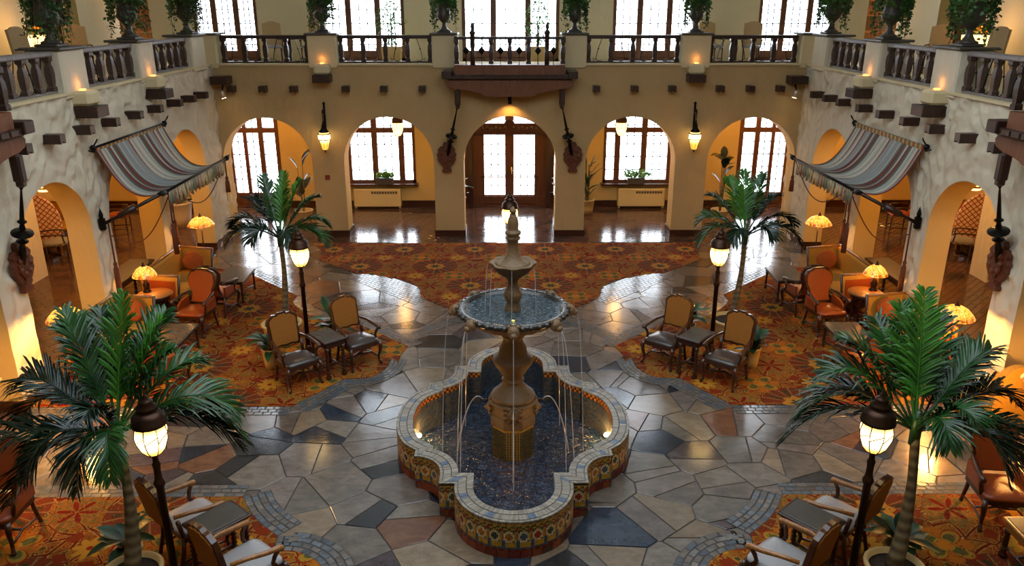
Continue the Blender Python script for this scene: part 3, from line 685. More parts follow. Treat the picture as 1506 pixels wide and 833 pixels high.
for i,(a,b_) in enumerate(((-7.62,-5.3),(-4.52,-2.05),(2.03,4.5),(5.28,7.62))): balustrade(((a+b_)/2,21.85,LED),0,b_-a,5,'dark wooden back balustrade, %s from left, with turned balusters'%ORD[i])
for s in (-1,1):
    for i,(a,b_) in enumerate(((12.15,14.26),(15.13,17.32),(18.12,20.28))): balustrade((s*8.0,(a+b_)/2,LED),PI/2,b_-a,6,'side balustrade with pale handrail on the %s, %s from the near end'%('left' if s<0 else 'right',ORD[i]),'rail')
# ---- projecting wooden balconies
FIN=[(.06,0),(.06,.3),(.045,.34),(.06,.45),(.06,.75),(.08,.77),(.08,.80),(.045,.84),(.03,.88),(.055,.94),(.03,1.0),(.012,1.03),(.012,1.1),(.002,1.16)]
def balcony(loc,rz,lab):
    """local: x along the wall, y away from the wall into the lobby is -y"""
    t=thing('wooden_balcony',lab,'balcony',loc,rz,'projecting wooden balconies')
    W=1.42; D=0.55
    obj('deck',MB().cbox((0,-D/2,-.07),(2*W,D,.14),.01),MT['wood_orange'],t)
    obj('fascia',MB().cbox((0,-D+.03,-.14),(2*W,.07,.24),.015),MT['wood_orange'],t)
    mb=MB().cbox((0,-D/2,-.31),(2*W+.3,D+.1,.12),.02)
    for i in range(12): mb.cbox((-W+.12+i*.235,-D-.06,-.30),(.2,.03,.09),.01)
    obj('moulding',mb,MT['wood_dark'],t)
    pts=[(-W-.17,-.36),(-W-.24,-.44),(-W-.2,-.54),(-W-.02,-.60),(-W+.2,-.62),(-1.0,-.66),(-.92,-.70),(-.74,-.70),(-.66,-.78),(-.5,-.80),(.5,-.80),(.66,-.78),(.74,-.70),(.92,-.70),(1.0,-.66),(W-.2,-.62),(W+.02,-.60),(W+.2,-.54),(W+.24,-.44),(W+.17,-.36)]
    obj('apron',MB().prism(pts,D-.12,D-.02,Matrix.Rotation(PI/2,4,'X')),MT['wood_orange'],t,label='scalloped apron board')
    for s in (-1,1):
        obj('beam_bracket',MB().cbox((s*1.62,-.28,-.25),(.26,.75,.19),.015),MT['wood_dark'],t)
        bk=obj('drop_bracket',MB().cbox((s*1.36,-D+.04,-.82),(.15,.16,.42),.03).cbox((s*1.36,-D+.04,-1.05),(.11,.12,.10),.02),MT['wood_dark'],t)
        # turned strut down to a carved cartouche on the wall
        A=Vector((s*1.37,-D+.05,-1.06)); B=Vector((s*1.70,-.06,-2.45)); d=B-A; m=Matrix.Translation(A)@d.to_track_quat('Z','Y').to_matrix().to_4x4(); q=d.length
        pr=[(.02,0),(.03,.06),(.014,.09),(.03,q*.3),(.035,q*.42),(.07,q*.44),(.03,q*.46),(.04,q*.5),(.05,q*.53),(.03,q*.55),(.16,q*.575),(.16,q*.585),(.03,q*.61),(.04,q*.64),(.03,q*.66),(.09,q*.68),(.03,q*.70),(.05,q*.76),(.045,q*.92),(.03,q)]
        obj('turned_strut',MB().lathe(pr,14,mat=m),MT['iron'],t)
        sh=[(0,.36),(.07,.36),(.10,.30),(.09,.24),(.17,.24),(.24,.16),(.21,.10),(.27,.03),(.24,-.04),(.25,-.12),(.18,-.22),(.11,-.30),(.09,-.36),(.13,-.40),(.11,-.46),(0,-.46)]
        sh=sh+[(-x,z) for x,z in reversed(sh[1:-1])]
        mb=MB(); M_=Matrix.Translation((s*1.72,-.0,-2.42))@Matrix.Rotation(PI/2,4,'X'); mb.prism(sh,-.02,.07,M_); mb.prism([(x*.7,z*.7) for x,z in sh],.06,.10,M_)
        for k in range(7): a=k*PI*2/7; mb.ell((s*1.72+.14*math.cos(a),-.10,-2.42+.16*math.sin(a)),(.045,.03,.05),8,5)
        obj('cartouche',mb,MT['copper'],t,label='carved red-brown shield')
    obj('handrail',MB().cbox((0,-D+.05,.66),(2*W,.09,.07),.015).cbox((-W+.05,-D/2,.66),(.09,D,.07),.015).cbox((W-.05,-D/2,.66),(.09,D,.07),.015),MT['wood_dark'],t)
    for x in (-1.36,-.48,0,.48,1.36): obj('baluster',BME,None,t,(x,-D+.05,.02))
    for x in (-.95,.95): obj('finial_post',MB().lathe(FIN,8),MT['wood_dark'],t,(x,-D+.05,0))
    for x in (-1.12,-.72,-.24,.24,.72,1.12): obj('iron_rod',MB().tube([(0,0,0),(0,0,.64)],.010,6).lathe([(.002,.24),(.085,.34),(.085,.36),(.002,.46)],12),MT['iron'],t,(x,-D+.05,0))
balcony((0,21.56,4.73),0,'wooden balcony with spired posts over the entrance arch')
for s in (-1,1): balcony((s*7.81,10.28,4.73),face(s,0),'wooden balcony at the %s edge of the picture, only its end in view'%('left' if s<0 else 'right'))
# spotlight under the balcony
t=thing('downlight','small black downlight under the middle balcony','spotlight',(0,21.3,3.82)); obj('housing',MB().lathe([(.05,-.11),(.055,.1),(.02,.12)],12),MT['iron'],t); obj('stem',MB().tube([(0,0,.1),(0,.02,.2)],.015,6),MT['iron'],t)
spot('arch_spot',(0,21.28,3.70),(0,21.62,3.0),45,(1,.5,.14),120,0.8)
# ================================================================== LOBBY FLOOR
# ---- fountain outline (right half quadrant, measured from the basin centre)
FC=(0.0,10.30)
def quat(off=0.0):
    q=[]                                   # from front tip round to the side tip, x>=0, dy positive outward
    q+=[(0.75*math.sin(a),1.78+0.75*math.cos(a)) for a in np.linspace(0,PI/2,14)]
    q+=[(0.75,1.72),(0.95,1.72)]
    q+=[(1.33-0.38*math.cos(a),1.50-0.42*math.sin(a)) for a in np.linspace(0,PI/2,9)]
    q+=[(1.33,0.92)]
    q+=[(1.27+0.42*math.sin(a),0.90*math.cos(a)) for a in np.linspace(0.35,PI/2,9)]
    full=q+[(x,-y) for x,y in q[::-1][1:]]; full=full+[(-x,y) for x,y in full[::-1][1:-1]]
    if off:
        n=len(full); out=[]
        for i in range(n):
            a,b_,c_=(Vector(full[k%n]) for k in (i-1,i,i+1)); t1=(b_-a).normalized(); t2=(c_-b_).normalized()
            n1=Vector((-t1.y,t1.x)); n2=Vector((-t2.y,t2.x)); m=(n1+n2); 
            if m.length<1e-6: m=n1
            m.normalize(); k=off/max(0.5,m.dot(n1)); v=b_-m*k; out.append((v.x,v.y))
        full=out
    return full
QO=quat(); 
qarea=sum(QO[i][0]*QO[(i+1)%len(QO)][1]-QO[(i+1)%len(QO)][0]*QO[i][1] for i in range(len(QO)))
def in_fount(p,s=0.97): return inpoly(((p[0]-FC[0])/s,(p[1]-FC[1])/s),QO)
def smooth_poly(pts,n=5):
    """Catmull-Rom through points"""
    P_=[pts[0]]+list(pts)+[pts[-1]]; out=[]
    for i in range(1,len(P_)-2):
        p0,p1,p2,p3=(Vector(P_[k]) for k in (i-1,i,i+1,i+2))
        for k in range(n):
            t=k/n; q=0.5*((2*p1)+(p2-p0)*t+(2*p0-5*p1+4*p2-p3)*t*t+(3*p1-p0-3*p2+p3)*t**3); out.append((q.x,q.y))
    out.append(tuple(pts[-1])); return out
def inpoly(p,poly):
    x,y=p; c=False; n=len(poly); j=n-1
    for i in range(n):
        xi,yi=poly[i]; xj,yj=poly[j]
        if (yi>y)!=(yj>y) and x<(xj-xi)*(y-yi)/(yj-yi)+xi: c=not c
        j=i
    return c
# grout bed of the lobby, with the sunken pool cut out of it
def floor_bed():
    bm=bmesh.new(); loops=[[(-7.85,-1),(7.85,-1),(7.85,21.0),(-7.85,21.0)],[(FC[0]+x,FC[1]+y) for x,y in quat(0.10)]]
    for lp in loops:
        vs=[bm.verts.new((x,y,-0.012)) for x,y in lp]
        for i in range(len(vs)): bm.edges.new((vs[i],vs[(i+1)%len(vs)]))
    bmesh.ops.triangle_fill(bm,edges=bm.edges[:],use_beauty=True)
    for f in bm.faces:
        if f.normal.z<0: f.normal_flip()
    top=bm.faces[:]; r=bmesh.ops.extrude_face_region(bm,geom=top); 
    for v in [g for g in r['geom'] if isinstance(g,bmesh.types.BMVert)]: v.co.z=-0.20
    bmesh.ops.recalc_face_normals(bm,faces=bm.faces[:]); me=bpy.data.meshes.new('floor'); bm.to_mesh(me); bm.free(); me.materials.append(MT['stone_grout'])
    o=bpy.data.objects.new('floor',me); COL.objects.link(o); o['kind']='structure'; o['label']='polished crazy paving of the lobby'; return o
fl=floor_bed()
# right-hand outlines (x>0); the left side mirrors them.  Pieces: (points, rows, band width)
c1=smooth_poly([(3.60,11.54),(3.42,11.82),(3.20,12.14),(2.95,12.54)])
c2=smooth_poly([(2.95,12.54),(2.62,12.57),(2.44,12.66),(2.27,12.95),(2.22,13.38)])
c3=[(2.22,13.38),(2.02,13.42)]
ringo=[(2.08*math.sin(a),13.3+2.08*math.cos(a)) for a in [math.radians(k) for k in np.linspace(92,72,6)]]
mid_lobe=smooth_poly([(3.45,15.40),(3.75,15.38),(4.10,15.47),(4.38,15.72),(4.62,16.02),(4.80,16.35),(4.80,16.75)])
mid_r=[(7.84,11.54)]+c1+c2[1:]+ringo+[(3.45,15.40)]+mid_lobe[1:]+[(6.75,18.70),(7.84,18.70)]
f1=smooth_poly([(3.60,9.03),(3.43,8.73),(3.21,8.46),(2.92,8.20)]); f2=smooth_poly([(2.92,8.20),(2.88,7.95),(2.61,7.90),(2.36,7.75),(2.20,7.52),(2.10,7.15),(2.08,6.4)])
front_r=[(7.84,5.6),(7.84,9.03)]+f1+f2[1:]+[(2.08,5.6)]
b1=smooth_poly([(5.42,20.9),(5.15,20.5),(4.97,20.0),(4.91,19.40)]); lobe_b=smooth_poly([(3.72,18.28),(3.40,18.24),(3.03,18.06),(2.5,17.75),(2.12,17.25),(2.03,16.78),(1.88,16.48)])
ringt=[(2.08*math.sin(a),13.3+2.08*math.cos(a)) for a in [math.radians(k) for k in np.linspace(20,0,5)]]
back_half=[(0,20.9)]+b1+lobe_b+[(0.72,15.25)]+ringt
mir=lambda pts:[(-x,y) for x,y in pts]
back=back_half+mir(back_half[1:-1])[::-1]
def carpet(poly,lab):
    mb=MB().prism(poly,-0.011,0.010); o=obj('carpet',mb,MT['carpet']); tag(o,lab,'carpet'); 
    bm=bmesh.new(); bm.from_mesh(o.data); bmesh.ops.recalc_face_normals(bm,faces=bm.faces); bmesh.ops.triangulate(bm,faces=[f for f in bm.faces if len(f.verts)>4]); bm.to_mesh(o.data); bm.free(); return o
carpet(back,'orange and gold floral carpet between the fountain and the back arches')
carpet(mid_r,'orange floral carpet under the right lounge, beyond the right stone walkway'); carpet(mir(mid_r)[::-1],'orange floral carpet under the left lounge, beyond the left stone walkway')
carpet(front_r,'orange floral carpet in the near right corner under the palm pot'); carpet(mir(front_r)[::-1],'orange floral carpet in the near left corner under the palm pot')
carp=[mid_r,front_r,back]
def in_carpet(p):
    q=(abs(p[0]),p[1]); return any(inpoly(q,c) for c in (mid_r,front_r)) or inpoly(p,back)
# bands of setts: offset outwards from the carpet outline
setts=[]   # (quad corners)
bandpolys=[]
def band(pts,width,rows,side,tl=0.135):
    P_=[Vector(p) for p in pts]; n=len(P_); nor=[]
    for i in range(n):
        t=(P_[min(i+1,n-1)]-P_[max(i-1,0)]).normalized(); nor.append(Vector((-t.y,t.x))*side)
    L=[0]
    for a,b_ in zip(P_,P_[1:]): L.append(L[-1]+(b_-a).length)
    def at(s,t):
        s=min(max(s,0),L[-1]); i=max(k for k in range(n-1) if L[k]<=s+1e-9); f=(s-L[i])/max(L[i+1]-L[i],1e-9)
        p=P_[i].lerp(P_[i+1],f); q=nor[i].lerp(nor[i+1],f); 
        if q.length>1e-6: q.normalize()
        return p+q*t
    rw=width/rows
    for sg in (1,-1):
        m=lambda v:(v.x*sg,v.y)
        bandpolys.append([m(at(L[-1]*k/24,0.0)) for k in range(25)]+[m(at(L[-1]*k/24,width)) for k in range(24,-1,-1)])
        for r in range(rows):
            k=max(1,round(L[-1]/tl)); ph=0.5 if r%2 else 0.0; edges=[max(0,min(L[-1],L[-1]*(i+ph-(0.5 if r%2 else 0)*1.0)/k+random.uniform(-.012,.012))) for i in range(k+1)]; edges[0]=0; edges[-1]=L[-1]
            if r%2 and k>2: edges=[0]+[L[-1]*(i-0.5)/k+random.uniform(-.012,.012) for i in range(1,k+1)]+[L[-1]]
            for a,b_ in zip(edges,edges[1:]):
                if b_-a<0.03: continue
                g=0.008; q=[at(a+g,r*rw+g),at(b_-g,r*rw+g),at(b_-g,(r+1)*rw-g),at(a+g,(r+1)*rw-g)]
                setts.append([m(v) for v in q])
band([(7.84,11.54),(3.60,11.54)],0.28,3,1)          # mid carpet, straight front edge
band(c1,0.34,4,1); band(c2,0.30,4,1,0.12)
band([(1.95,13.87),(3.45,15.40)],0.34,4,1); band([(4.80,16.75),(6.75,18.70)],0.34,4,1)
band(mid_lobe,0.30,3,1)
band([(7.84,9.03),(3.60,9.03)],0.28,3,-1)
band(f1,0.36,4,-1,0.12); band(f2,0.36,4,-1,0.12)
band([(4.91,19.40),(3.72,18.28)],0.36,4,-1); band([(1.88,16.48),(0.74,15.28)],0.36,4,-1)
band(b1,0.36,4,-1)
band([(2.08*math.sin(a),13.3+2.08*math.cos(a)) for a in np.linspace(math.radians(97),math.radians(0),40)],0.34,4,-1,0.13)   # ring behind the fountain
# lobes filled with setts
dv=Vector((1,1)).normalized(); nv=Vector((-1,1)).normalized()
lobpoly=lobe_b+[(3.9,18.1)]
base_=Vector((1.70,16.62)) 
for i in range(24):
    for j in range(-1,9):
        o_=Vector((1.88,16.48))-nv*0.36+dv*(i*0.135-0.2+(0.06 if j%2 else 0))+nv*(0.085*j)
        c_=o_+dv*0.067+nv*0.042
        if inpoly((c_.x,c_.y),lobe_b+[(3.72-.0,18.28)]) or (0<=(c_-Vector((1.88,16.48))).dot(dv)<=2.58 and -0.36<=(c_-Vector((1.88,16.48))).dot(nv)<=0.02):
            q=[o_+dv*.005+nv*.005,o_+dv*.13+nv*.005,o_+dv*.13+nv*.08,o_+dv*.005+nv*.08]
            for sg in (1,-1): setts.append([(v.x*sg,v.y) for v in q])
for sg in (1,-1): bandpolys.append([(x*sg,y) for x,y in lobe_b])
# ---- crazy paving: Voronoi cells, some of them split
rng=random.Random(11)
seeds=[]
tries=0
while tries<9000:
    tries+=1; p=(rng.uniform(-8.3,8.3),rng.uniform(6.3,21.2)); dmin=0.50+0.20*rng.random()
    if all((p[0]-q[0])**2+((p[1]-q[1])*1.05)**2>dmin*dmin for q in seeds): seeds.append(p)
def clip(poly,a,b_,c):   # keep a*x+b*y<=c
    out=[]; n=len(poly)
    for i in range(n):
        p,q=poly[i],poly[(i+1)%n]; dp=a*p[0]+b_*p[1]-c; dq=a*q[0]+b_*q[1]-c
        if dp<=0: out.append(p)
        if dp*dq<0: t=dp/(dp-dq); out.append((p[0]+(q[0]-p[0])*t,p[1]+(q[1]-p[1])*t))
    return out
cells=[]
for i,s in enumerate(seeds):
    poly=[(s[0]-1.6,s[1]-1.6),(s[0]+1.6,s[1]-1.6),(s[0]+1.6,s[1]+1.6),(s[0]-1.6,s[1]+1.6)]
    for j,t in enumerate(seeds):
        if i!=j and abs(s[0]-t[0])<2.6 and abs(s[1]-t[1])<2.6:
            a,b_=t[0]-s[0],t[1]-s[1]; poly=clip(poly,a,b_,(t[0]**2+t[1]**2-s[0]**2-s[1]**2)/2)
    if len(poly)<3: continue
    if rng.random()<0.5:
        ang=rng.uniform(0,PI); a,b_=math.cos(ang),math.sin(ang); c=a*(s[0]+rng.uniform(-.12,.12))+b_*(s[1]+rng.uniform(-.12,.12))
        cells+= [clip(poly,a,b_,c),clip(poly,-a,-b_,-c)]
    else: cells.append(poly)
def area_(p): return abs(sum(p[i][0]*p[(i+1)%len(p)][1]-p[(i+1)%len(p)][0]*p[i][1] for i in range(len(p))))/2
def in_band(p): return any(inpoly(p,b_) for b_ in bandpolys)
keep=[]
for c in cells:
    if len(c)<3 or area_(c)<0.03: continue
    g=(sum(p[0] for p in c)/len(c),sum(p[1] for p in c)/len(c))
    test=c+[g]+[((p[0]+g[0])/2,(p[1]+g[1])/2) for p in c]
    if all(in_carpet(p) or in_band(p) or in_fount(p) or abs(p[0])>7.85 or p[1]>21 for p in test): continue
    if g[1]<6.9: continue
    if any(in_fount(p,0.95) for p in c) or any(in_fount(((c[k][0]+c[k-1][0])/2,(c[k][1]+c[k-1][1])/2),0.95) for k in range(len(c))):
        pts=[]
        for k in range(len(c)):
            for u in (0,.25,.5,.75): pts.append((c[k][0]+(c[(k+1)%len(c)][0]-c[k][0])*u,c[k][1]+(c[(k+1)%len(c)][1]-c[k][1])*u))
        c=[]
        for x,y in pts:
            if in_fount((x,y),0.95):
                lo,hi=1.0,12.0
                for _ in range(18):
                    m=(lo+hi)/2
                    if in_fount((FC[0]+(x-FC[0])*m,FC[1]+(y-FC[1])*m),0.95): lo=m
                    else: hi=m
                x,y=FC[0]+(x-FC[0])*hi,FC[1]+(y-FC[1])*hi
            c.append((x,y))
        if area_(c)<0.02: continue
        c=[q_ for k,q_ in enumerate(c) if math.hypot(q_[0]-c[k-1][0],q_[1]-c[k-1][1])>0.02]
        if len(c)<3: continue
    # drop slivers, inset for the joint
    n=len(c); out=[]
    for i in range(n):
        a,b_,d=(Vector(c[k%n]) for k in (i-1,i,i+1)); t1=(b_-a); t2=(d-b_)
        if t1.length<0.015: continue
        t1.normalize(); t2.normalize(); n1=Vector((-t1.y,t1.x)); n2=Vector((-t2.y,t2.x)); m=n1+n2
        if m.length<1e-6: continue
        m.normalize(); v=b_+m*(0.0075/max(0.35,m.dot(n1))); out.append((min(7.849,max(-7.849,v.x)),min(21.0,v.y)))
    if len(out)>=3: keep.append((g,out))
def stone_mb(poly,tilt,mb=None,h=0.0,ins=0.006,mi=0):
    mb=mb or MB(); n=len(poly); gx=sum(p[0] for p in poly)/n; gy=sum(p[1] for p in poly)/n
    tz=lambda x,y:h+(x-gx)*tilt[0]+(y-gy)*tilt[1]
    inn=[]
    for x,y in poly:
        d=Vector((gx-x,gy-y)); L=max(d.length,1e-6); d*=min(ins/L,0.4); inn.append((x+d.x,y+d.y))
    vs=[(x,y,-0.02) for x,y in poly]+[(x,y,tz(x,y)-0.004) for x,y in poly]+[(x,y,tz(x,y)) for x,y in inn]
    fs=[tuple(range(2*n,3*n))]+[(k*n+i,k*n+(i+1)%n,(k+1)*n+(i+1)%n,(k+1)*n+i) for k in (0,1) for i in range(n)]
    return mb.add(vs,fs,False,mi)
keep.sort(key=lambda k:-area_(k[1])/(k[0][1]**2+38))
wts=[26,24,16,12,9,6,8]
rest=MB()
for i,(g,poly) in enumerate(keep):
    mi=rng.choices(range(7),wts)[0]; tilt=(rng.uniform(-.0035,.0035),rng.uniform(-.0035,.0035))
    if i<298: obj('flagstone',stone_mb(poly,tilt),MT['flags'][mi],fl)
    else: stone_mb(poly,tilt,rest,mi=mi)
if rest.v: obj('flagstone_rest',rest,MT['flags'],fl)['kind']='stuff'
# setts: the nearest as single pieces, the rest joined
def ccw(q): return q if sum(q[i][0]*q[(i+1)%4][1]-q[(i+1)%4][0]*q[i][1] for i in range(4))>0 else q[::-1]
setts=[ccw(q) for q in setts]
vis=lambda q:(abs(q[0][0])<1.0+0.62*q[0][1])
def cy(q): return (q[0][1]+q[2][1])/2
setts.sort(key=lambda q:(0 if (vis(q) and cy(q)>7.6) else 1,cy(q)))
rest=MB(); bed=MB()
for bp in bandpolys:
    if len(bp)==50:
        for k in range(24):
            q=[bp[k],bp[k+1],bp[48-k],bp[49-k]]; ar=sum(q[i][0]*q[(i+1)%4][1]-q[(i+1)%4][0]*q[i][1] for i in range(4)); bed.add([(x,y,0.0042) for x,y in (q if ar>0 else q[::-1])],[(0,1,2,3)])
    else:
        ar=sum(bp[i][0]*bp[(i+1)%len(bp)][1]-bp[(i+1)%len(bp)][0]*bp[i][1] for i in range(len(bp))); bed.add([(x,y,0.0042) for x,y in (bp if ar>0 else bp[::-1])],[tuple(range(len(bp)))])
obj('sett_bed',bed,MT['stone_grout'],fl)
for i,q in enumerate(setts):
    mi=rng.choices((0,1,2),(5,4,2))[0]; tilt=(rng.uniform(-.006,.006),rng.uniform(-.006,.006))
    if i<298: obj('sett',stone_mb(q,tilt,h=0.007,ins=0.005),MT['setts'][mi],fl)
    else: stone_mb(q,tilt,rest,h=0.007,ins=0.005,mi=mi)
obj('sett_rest',rest,MT['setts'],fl)['kind']='stuff'

# ---- quarry tiles of the passages, laid diagonally
TL,TW=0.42,0.14; qt=[]
for (x0,x1,y0,y1) in ((-13.3,-7.86,8.0,21.0),(7.86,13.3,8.0,21.0),(-13.3,13.3,21.0,25.0)):
    cx,cy_=(x0+x1)/2,(y0+y1)/2; R=math.hypot(x1-x0,y1-y0)/2; c45=math.sqrt(.5)
    for j in range(-int(R/TW)-1,int(R/TW)+2):
        for i in range(-int(R/TL)-1,int(R/TL)+2):
            u0=i*TL+(j%2)*TL/2; v0=j*TW; g=.005
            q=[(cx+(u*c45-v*c45),cy_+(u*c45+v*c45)) for u,v in ((u0+g,v0+g),(u0+TL-g,v0+g),(u0+TL-g,v0+TW-g),(u0+g,v0+TW-g))]
            gx,gy=sum(k[0] for k in q)/4,sum(k[1] for k in q)/4
            if not(x0-.3<gx<x1+.3 and y0-.3<gy<y1+.3): continue
            for a,b_,c in ((1,0,x1),(-1,0,-x0),(0,1,y1),(0,-1,-y0)): q=clip(q,a,b_,c) if len(q)>2 else q
            if len(q)>2 and area_(q)>.002: qt.append((abs(gx)*.25+abs(gy-16),q,(i+j)%5==0))
qt.sort(key=lambda k:k[0]); rest=MB()
for i,(d_,q,dk) in enumerate(qt):
    tilt=(rng.uniform(-.004,.004),rng.uniform(-.004,.004)); mi=1 if rng.random()<.3 else 0
    if i<298: obj('floor_tile',stone_mb(q,tilt,h=-0.001,ins=.004),MT[('quarry','quarry_dark')[mi]],pfl)
    else: stone_mb(q,tilt,rest,h=-0.001,ins=.004,mi=mi)
obj('floor_tile_rest',rest,[MT['quarry'],MT['quarry_dark']],pfl)['kind']='stuff'
# ================================================================== FOUNTAIN
ft=thing('fountain','three-tiered stone fountain in a lobed mosaic-tiled basin at the centre of the lobby','fountain',(FC[0],FC[1],0))
HB=0.50
QI=quat(0.24); QB=quat(0.235)
n=len(QO)
# solid basin wall (grout bed) slightly inside the tiles
def ringwall(po,pi_,z0,z1,mb):
    vs=[(x,y,z0) for x,y in po]+[(x,y,z1) for x,y in po]+[(x,y,z1) for x,y in pi_]+[(x,y,z0) for x,y in pi_]; k=len(po); fs=[]
    for i in range(k):
        j=(i+1)%k
        for r in range(3): fs.append((r*k+i,r*k+j,(r+1)*k+j,(r+1)*k+i))
    return mb.add(vs,fs)
Q1=quat(0.012); Q2=quat(0.225)
mbw=ringwall(Q1,Q2,-0.34,HB-0.012,MB())
obj('basin_wall',mbw,MT['grout'],ft)
obj('basin_floor',MB().prism(quat(0.2),-0.40,-0.33),MT['grout'],ft)
wl=-0.08
wm=MB(); poly=quat(0.226); wm.add([(x,y,wl) for x,y in poly],[tuple(range(len(poly)))][0:1] )
o=obj('pool_water',wm,MT['water'],ft)
bm=bmesh.new(); bm.from_mesh(o.data); bmesh.ops.triangulate(bm,faces=bm.faces); bmesh.ops.recalc_face_normals(bm,faces=bm.faces)
for f in bm.faces:
    if f.normal.z<0: f.normal_flip()
bm.to_mesh(o.data); bm.free()
# walk along an outline
def walker(poly):
    P_=[Vector(p) for p in poly]+[Vector(poly[0])]; L=[0]
    for a,b_ in zip(P_,P_[1:]): L.append(L[-1]+(b_-a).length)
    def at(s):
        s=s%L[-1]; lo,hi=0,len(L)-1
        while hi-lo>1:
            m=(lo+hi)//2
            if L[m]<=s: lo=m
            else: hi=m
        t=(P_[lo+1]-P_[lo]); f=(s-L[lo])/max(t.length,1e-9); return P_[lo]+t*f
    return at,L[-1]
col={'y':C('b98a26'),'o':C('a8641c'),'b':C('3d5672'),'g':C('3c4a34'),'r':C('96301a'),'c':C('cbb68a'),'d':C('3a2a22'),'m':C('5f2417'),'k':C('4a5560')}
# outer wall: mosaic rows from the top, motif 8 columns wide
MOT=["yyyyyyyy","oyyyoyyy","ggyygggy","yyggyyrr","ggyyggrr","bccccbyy","cc##ccoy","c####coy","c####coy","cc##ccoy","bccccbby","yyyyybby","yyyyybgy","yyyyykky","bbggbbkk","rrmmrrmm"]
def mosaic(poly,z0,z1,rows,per,color,depth,name,sgn=1,lab=None):
    at,L=walker(poly); ncol=round(L/per/8)*8; w_=L/ncol; hz=(z1-z0)/rows; mb=MB(); mb.col=[]
    for c in range(ncol):
        a=at(c*w_+0.0018); b_=at((c+1)*w_-0.0018); t=(b_-a)
        if t.length<1e-4 or t.length>w_*1.3: continue
        t.normalize(); nn=Vector((t.y,-t.x))*sgn*depth
        for r in range(rows):
            k=color(c,r,ncol)
            if k is None: continue
            za=z1-(r+1)*hz+.0018; zb=z1-r*hz-.0018
            p=[(a.x,a.y,za),(b_.x,b_.y,za),(b_.x,b_.y,zb),(a.x,a.y,zb)]
            p2=[(x+nn.x,y+nn.y,z) for x,y,z in p]
            mb.add(p+p2,[(4,5,6,7),(0,1,5,4),(2,3,7,6),(1,2,6,5),(3,0,4,7)],False,0,None,[sc_(k,random.uniform(.75,1.15))]*5)
    o=obj(name,mb,MT['glazed'],ft,label=lab); o['kind']='stuff'; return o
sg=1 if qarea<0 else -1
def oc(c,r,nc):
    ch=MOT[r][c%8]
    if ch=='#': ch='ogrkog'[(c//8)%6]
    return col[ch]
mosaic(Q1,0.10,HB-0.01,len(MOT),0.0215,oc,0.012,'wall_mosaic',-sg if sg<0 else -sg,'yellow, blue and red cross-pattern mosaic on the outer basin wall')
def basec(c,r,nc): return sc_(col['m'] if (c//4)%3 else col['r'],0.8)
at,L=walker(Q1); mb=MB(); mb.col=[]
nb=round(L/0.14)
for c in range(nb):
    a=at(c*L/nb+.003); b_=at((c+1)*L/nb-.003); t=(b_-a).normalized(); nn=Vector((t.y,-t.x))*(-sg)*0.016
    p=[(a.x,a.y,0),(b_.x,b_.y,0),(b_.x,b_.y,.096),(a.x,a.y,.096)]; p2=[(x+nn.x,y+nn.y,z) for x,y,z in p]
    mb.add(p+p2,[(4,5,6,7),(0,1,5,4),(2,3,7,6),(1,2,6,5),(3,0,4,7)],False,0,None,[sc_(random.choice((C('6b2a18'),C('5a2416'),C('7d3a1c'),C('4a2a20'))),random.uniform(.8,1.1))]*5)
o=obj('base_tiles',mb,MT['glazed'],ft,label='dark red tile course at the foot of the basin'); o['kind']='stuff'
# inner wall: checker course at the top, blue-grey tiles below
def ic(c,r,nc):
    if r<2: return C('c07a24') if (c+r)%2 else C('3a2418')
    return sc_(random.choice((C('3c4c5c'),C('48505a'),C('525048'),C('2f3e50'))),1.0)
mosaic(Q2,wl-0.02,HB-0.02,15,0.040,ic,0.010,'inner_wall_mosaic',sg,'blue-grey tiles with an orange checker edge inside the basin')
# rim: radial brick-thin tiles across the top
ato,Lo=walker(QO); ati,Li=walker(QI); 
mb=MB(); mb.col=[]
step=0.024; 
P_=[Vector(p) for p in QO]; Pi=[Vector(p) for p in QI]
cnt=0
for i in range(n):
    a0,a1=P_[i],P_[(i+1)%n]; i0,i1=Pi[i],Pi[(i+1)%n]; L_=max((a1-a0).length,(i1-i0).length)
    k=max(1,round(L_/step))
    for j in range(k):
        f0,f1=j/k,(j+1)/k; oa,ob=a0.lerp(a1,f0),a0.lerp(a1,f1); ia,ib=i0.lerp(i1,f0),i0.lerp(i1,f1); cnt+=1
        for s0,s1 in ((0,.18),(.18,.62),(.62,1.0)):
            g=0.012; pts=[oa.lerp(ia,s0+g),ob.lerp(ib,s0+g),ob.lerp(ib,s1-g),oa.lerp(ia,s1-g)]
            blue=(s0==.18 and (cnt%26)<5)
            cc=random.choice((C('505f72'),C('5f6c7c'))) if blue else random.choice((C('8f887a'),C('827a6c'),C('777165'),C('989080')))
            cx_=sum((p for p in pts),Vector((0,0)))/4; pts=[cx_+(p-cx_)*0.93 for p in pts]
            area2=sum(pts[q].x*pts[(q+1)%4].y-pts[(q+1)%4].x*pts[q].y for q in range(4))
            if area2<0: pts=pts[::-1]
            z1=HB+0.004+random.uniform(-.0015,.0015)
            vs=[(p.x,p.y,HB-0.03) for p in pts]+[(p.x,p.y,z1) for p in pts]
            mb.add(vs,[(4,5,6,7),(0,1,5,4),(1,2,6,5),(2,3,7,6),(3,0,4,7)],False,0,None,[sc_(cc,random.uniform(.85,1.1))]*5)
o=obj('rim_tiles',mb,MT['glazed'],ft,label='pale thin brick tiles with blue insets on the basin rim'); o['kind']='stuff'
rb=MB(); rz=HB-0.006
rb.add([(x,y,rz) for x,y in QO]+[(x,y,rz) for x,y in QI]+[(x,y,rz-.03) for x,y in QO],[(i,(i+1)%n,n+(i+1)%n,n+i) for i in range(n)]+[(i,(i+1)%n,2*n+(i+1)%n,2*n+i) for i in range(n)])
obj('rim_bed',rb,MT['grout'],ft)
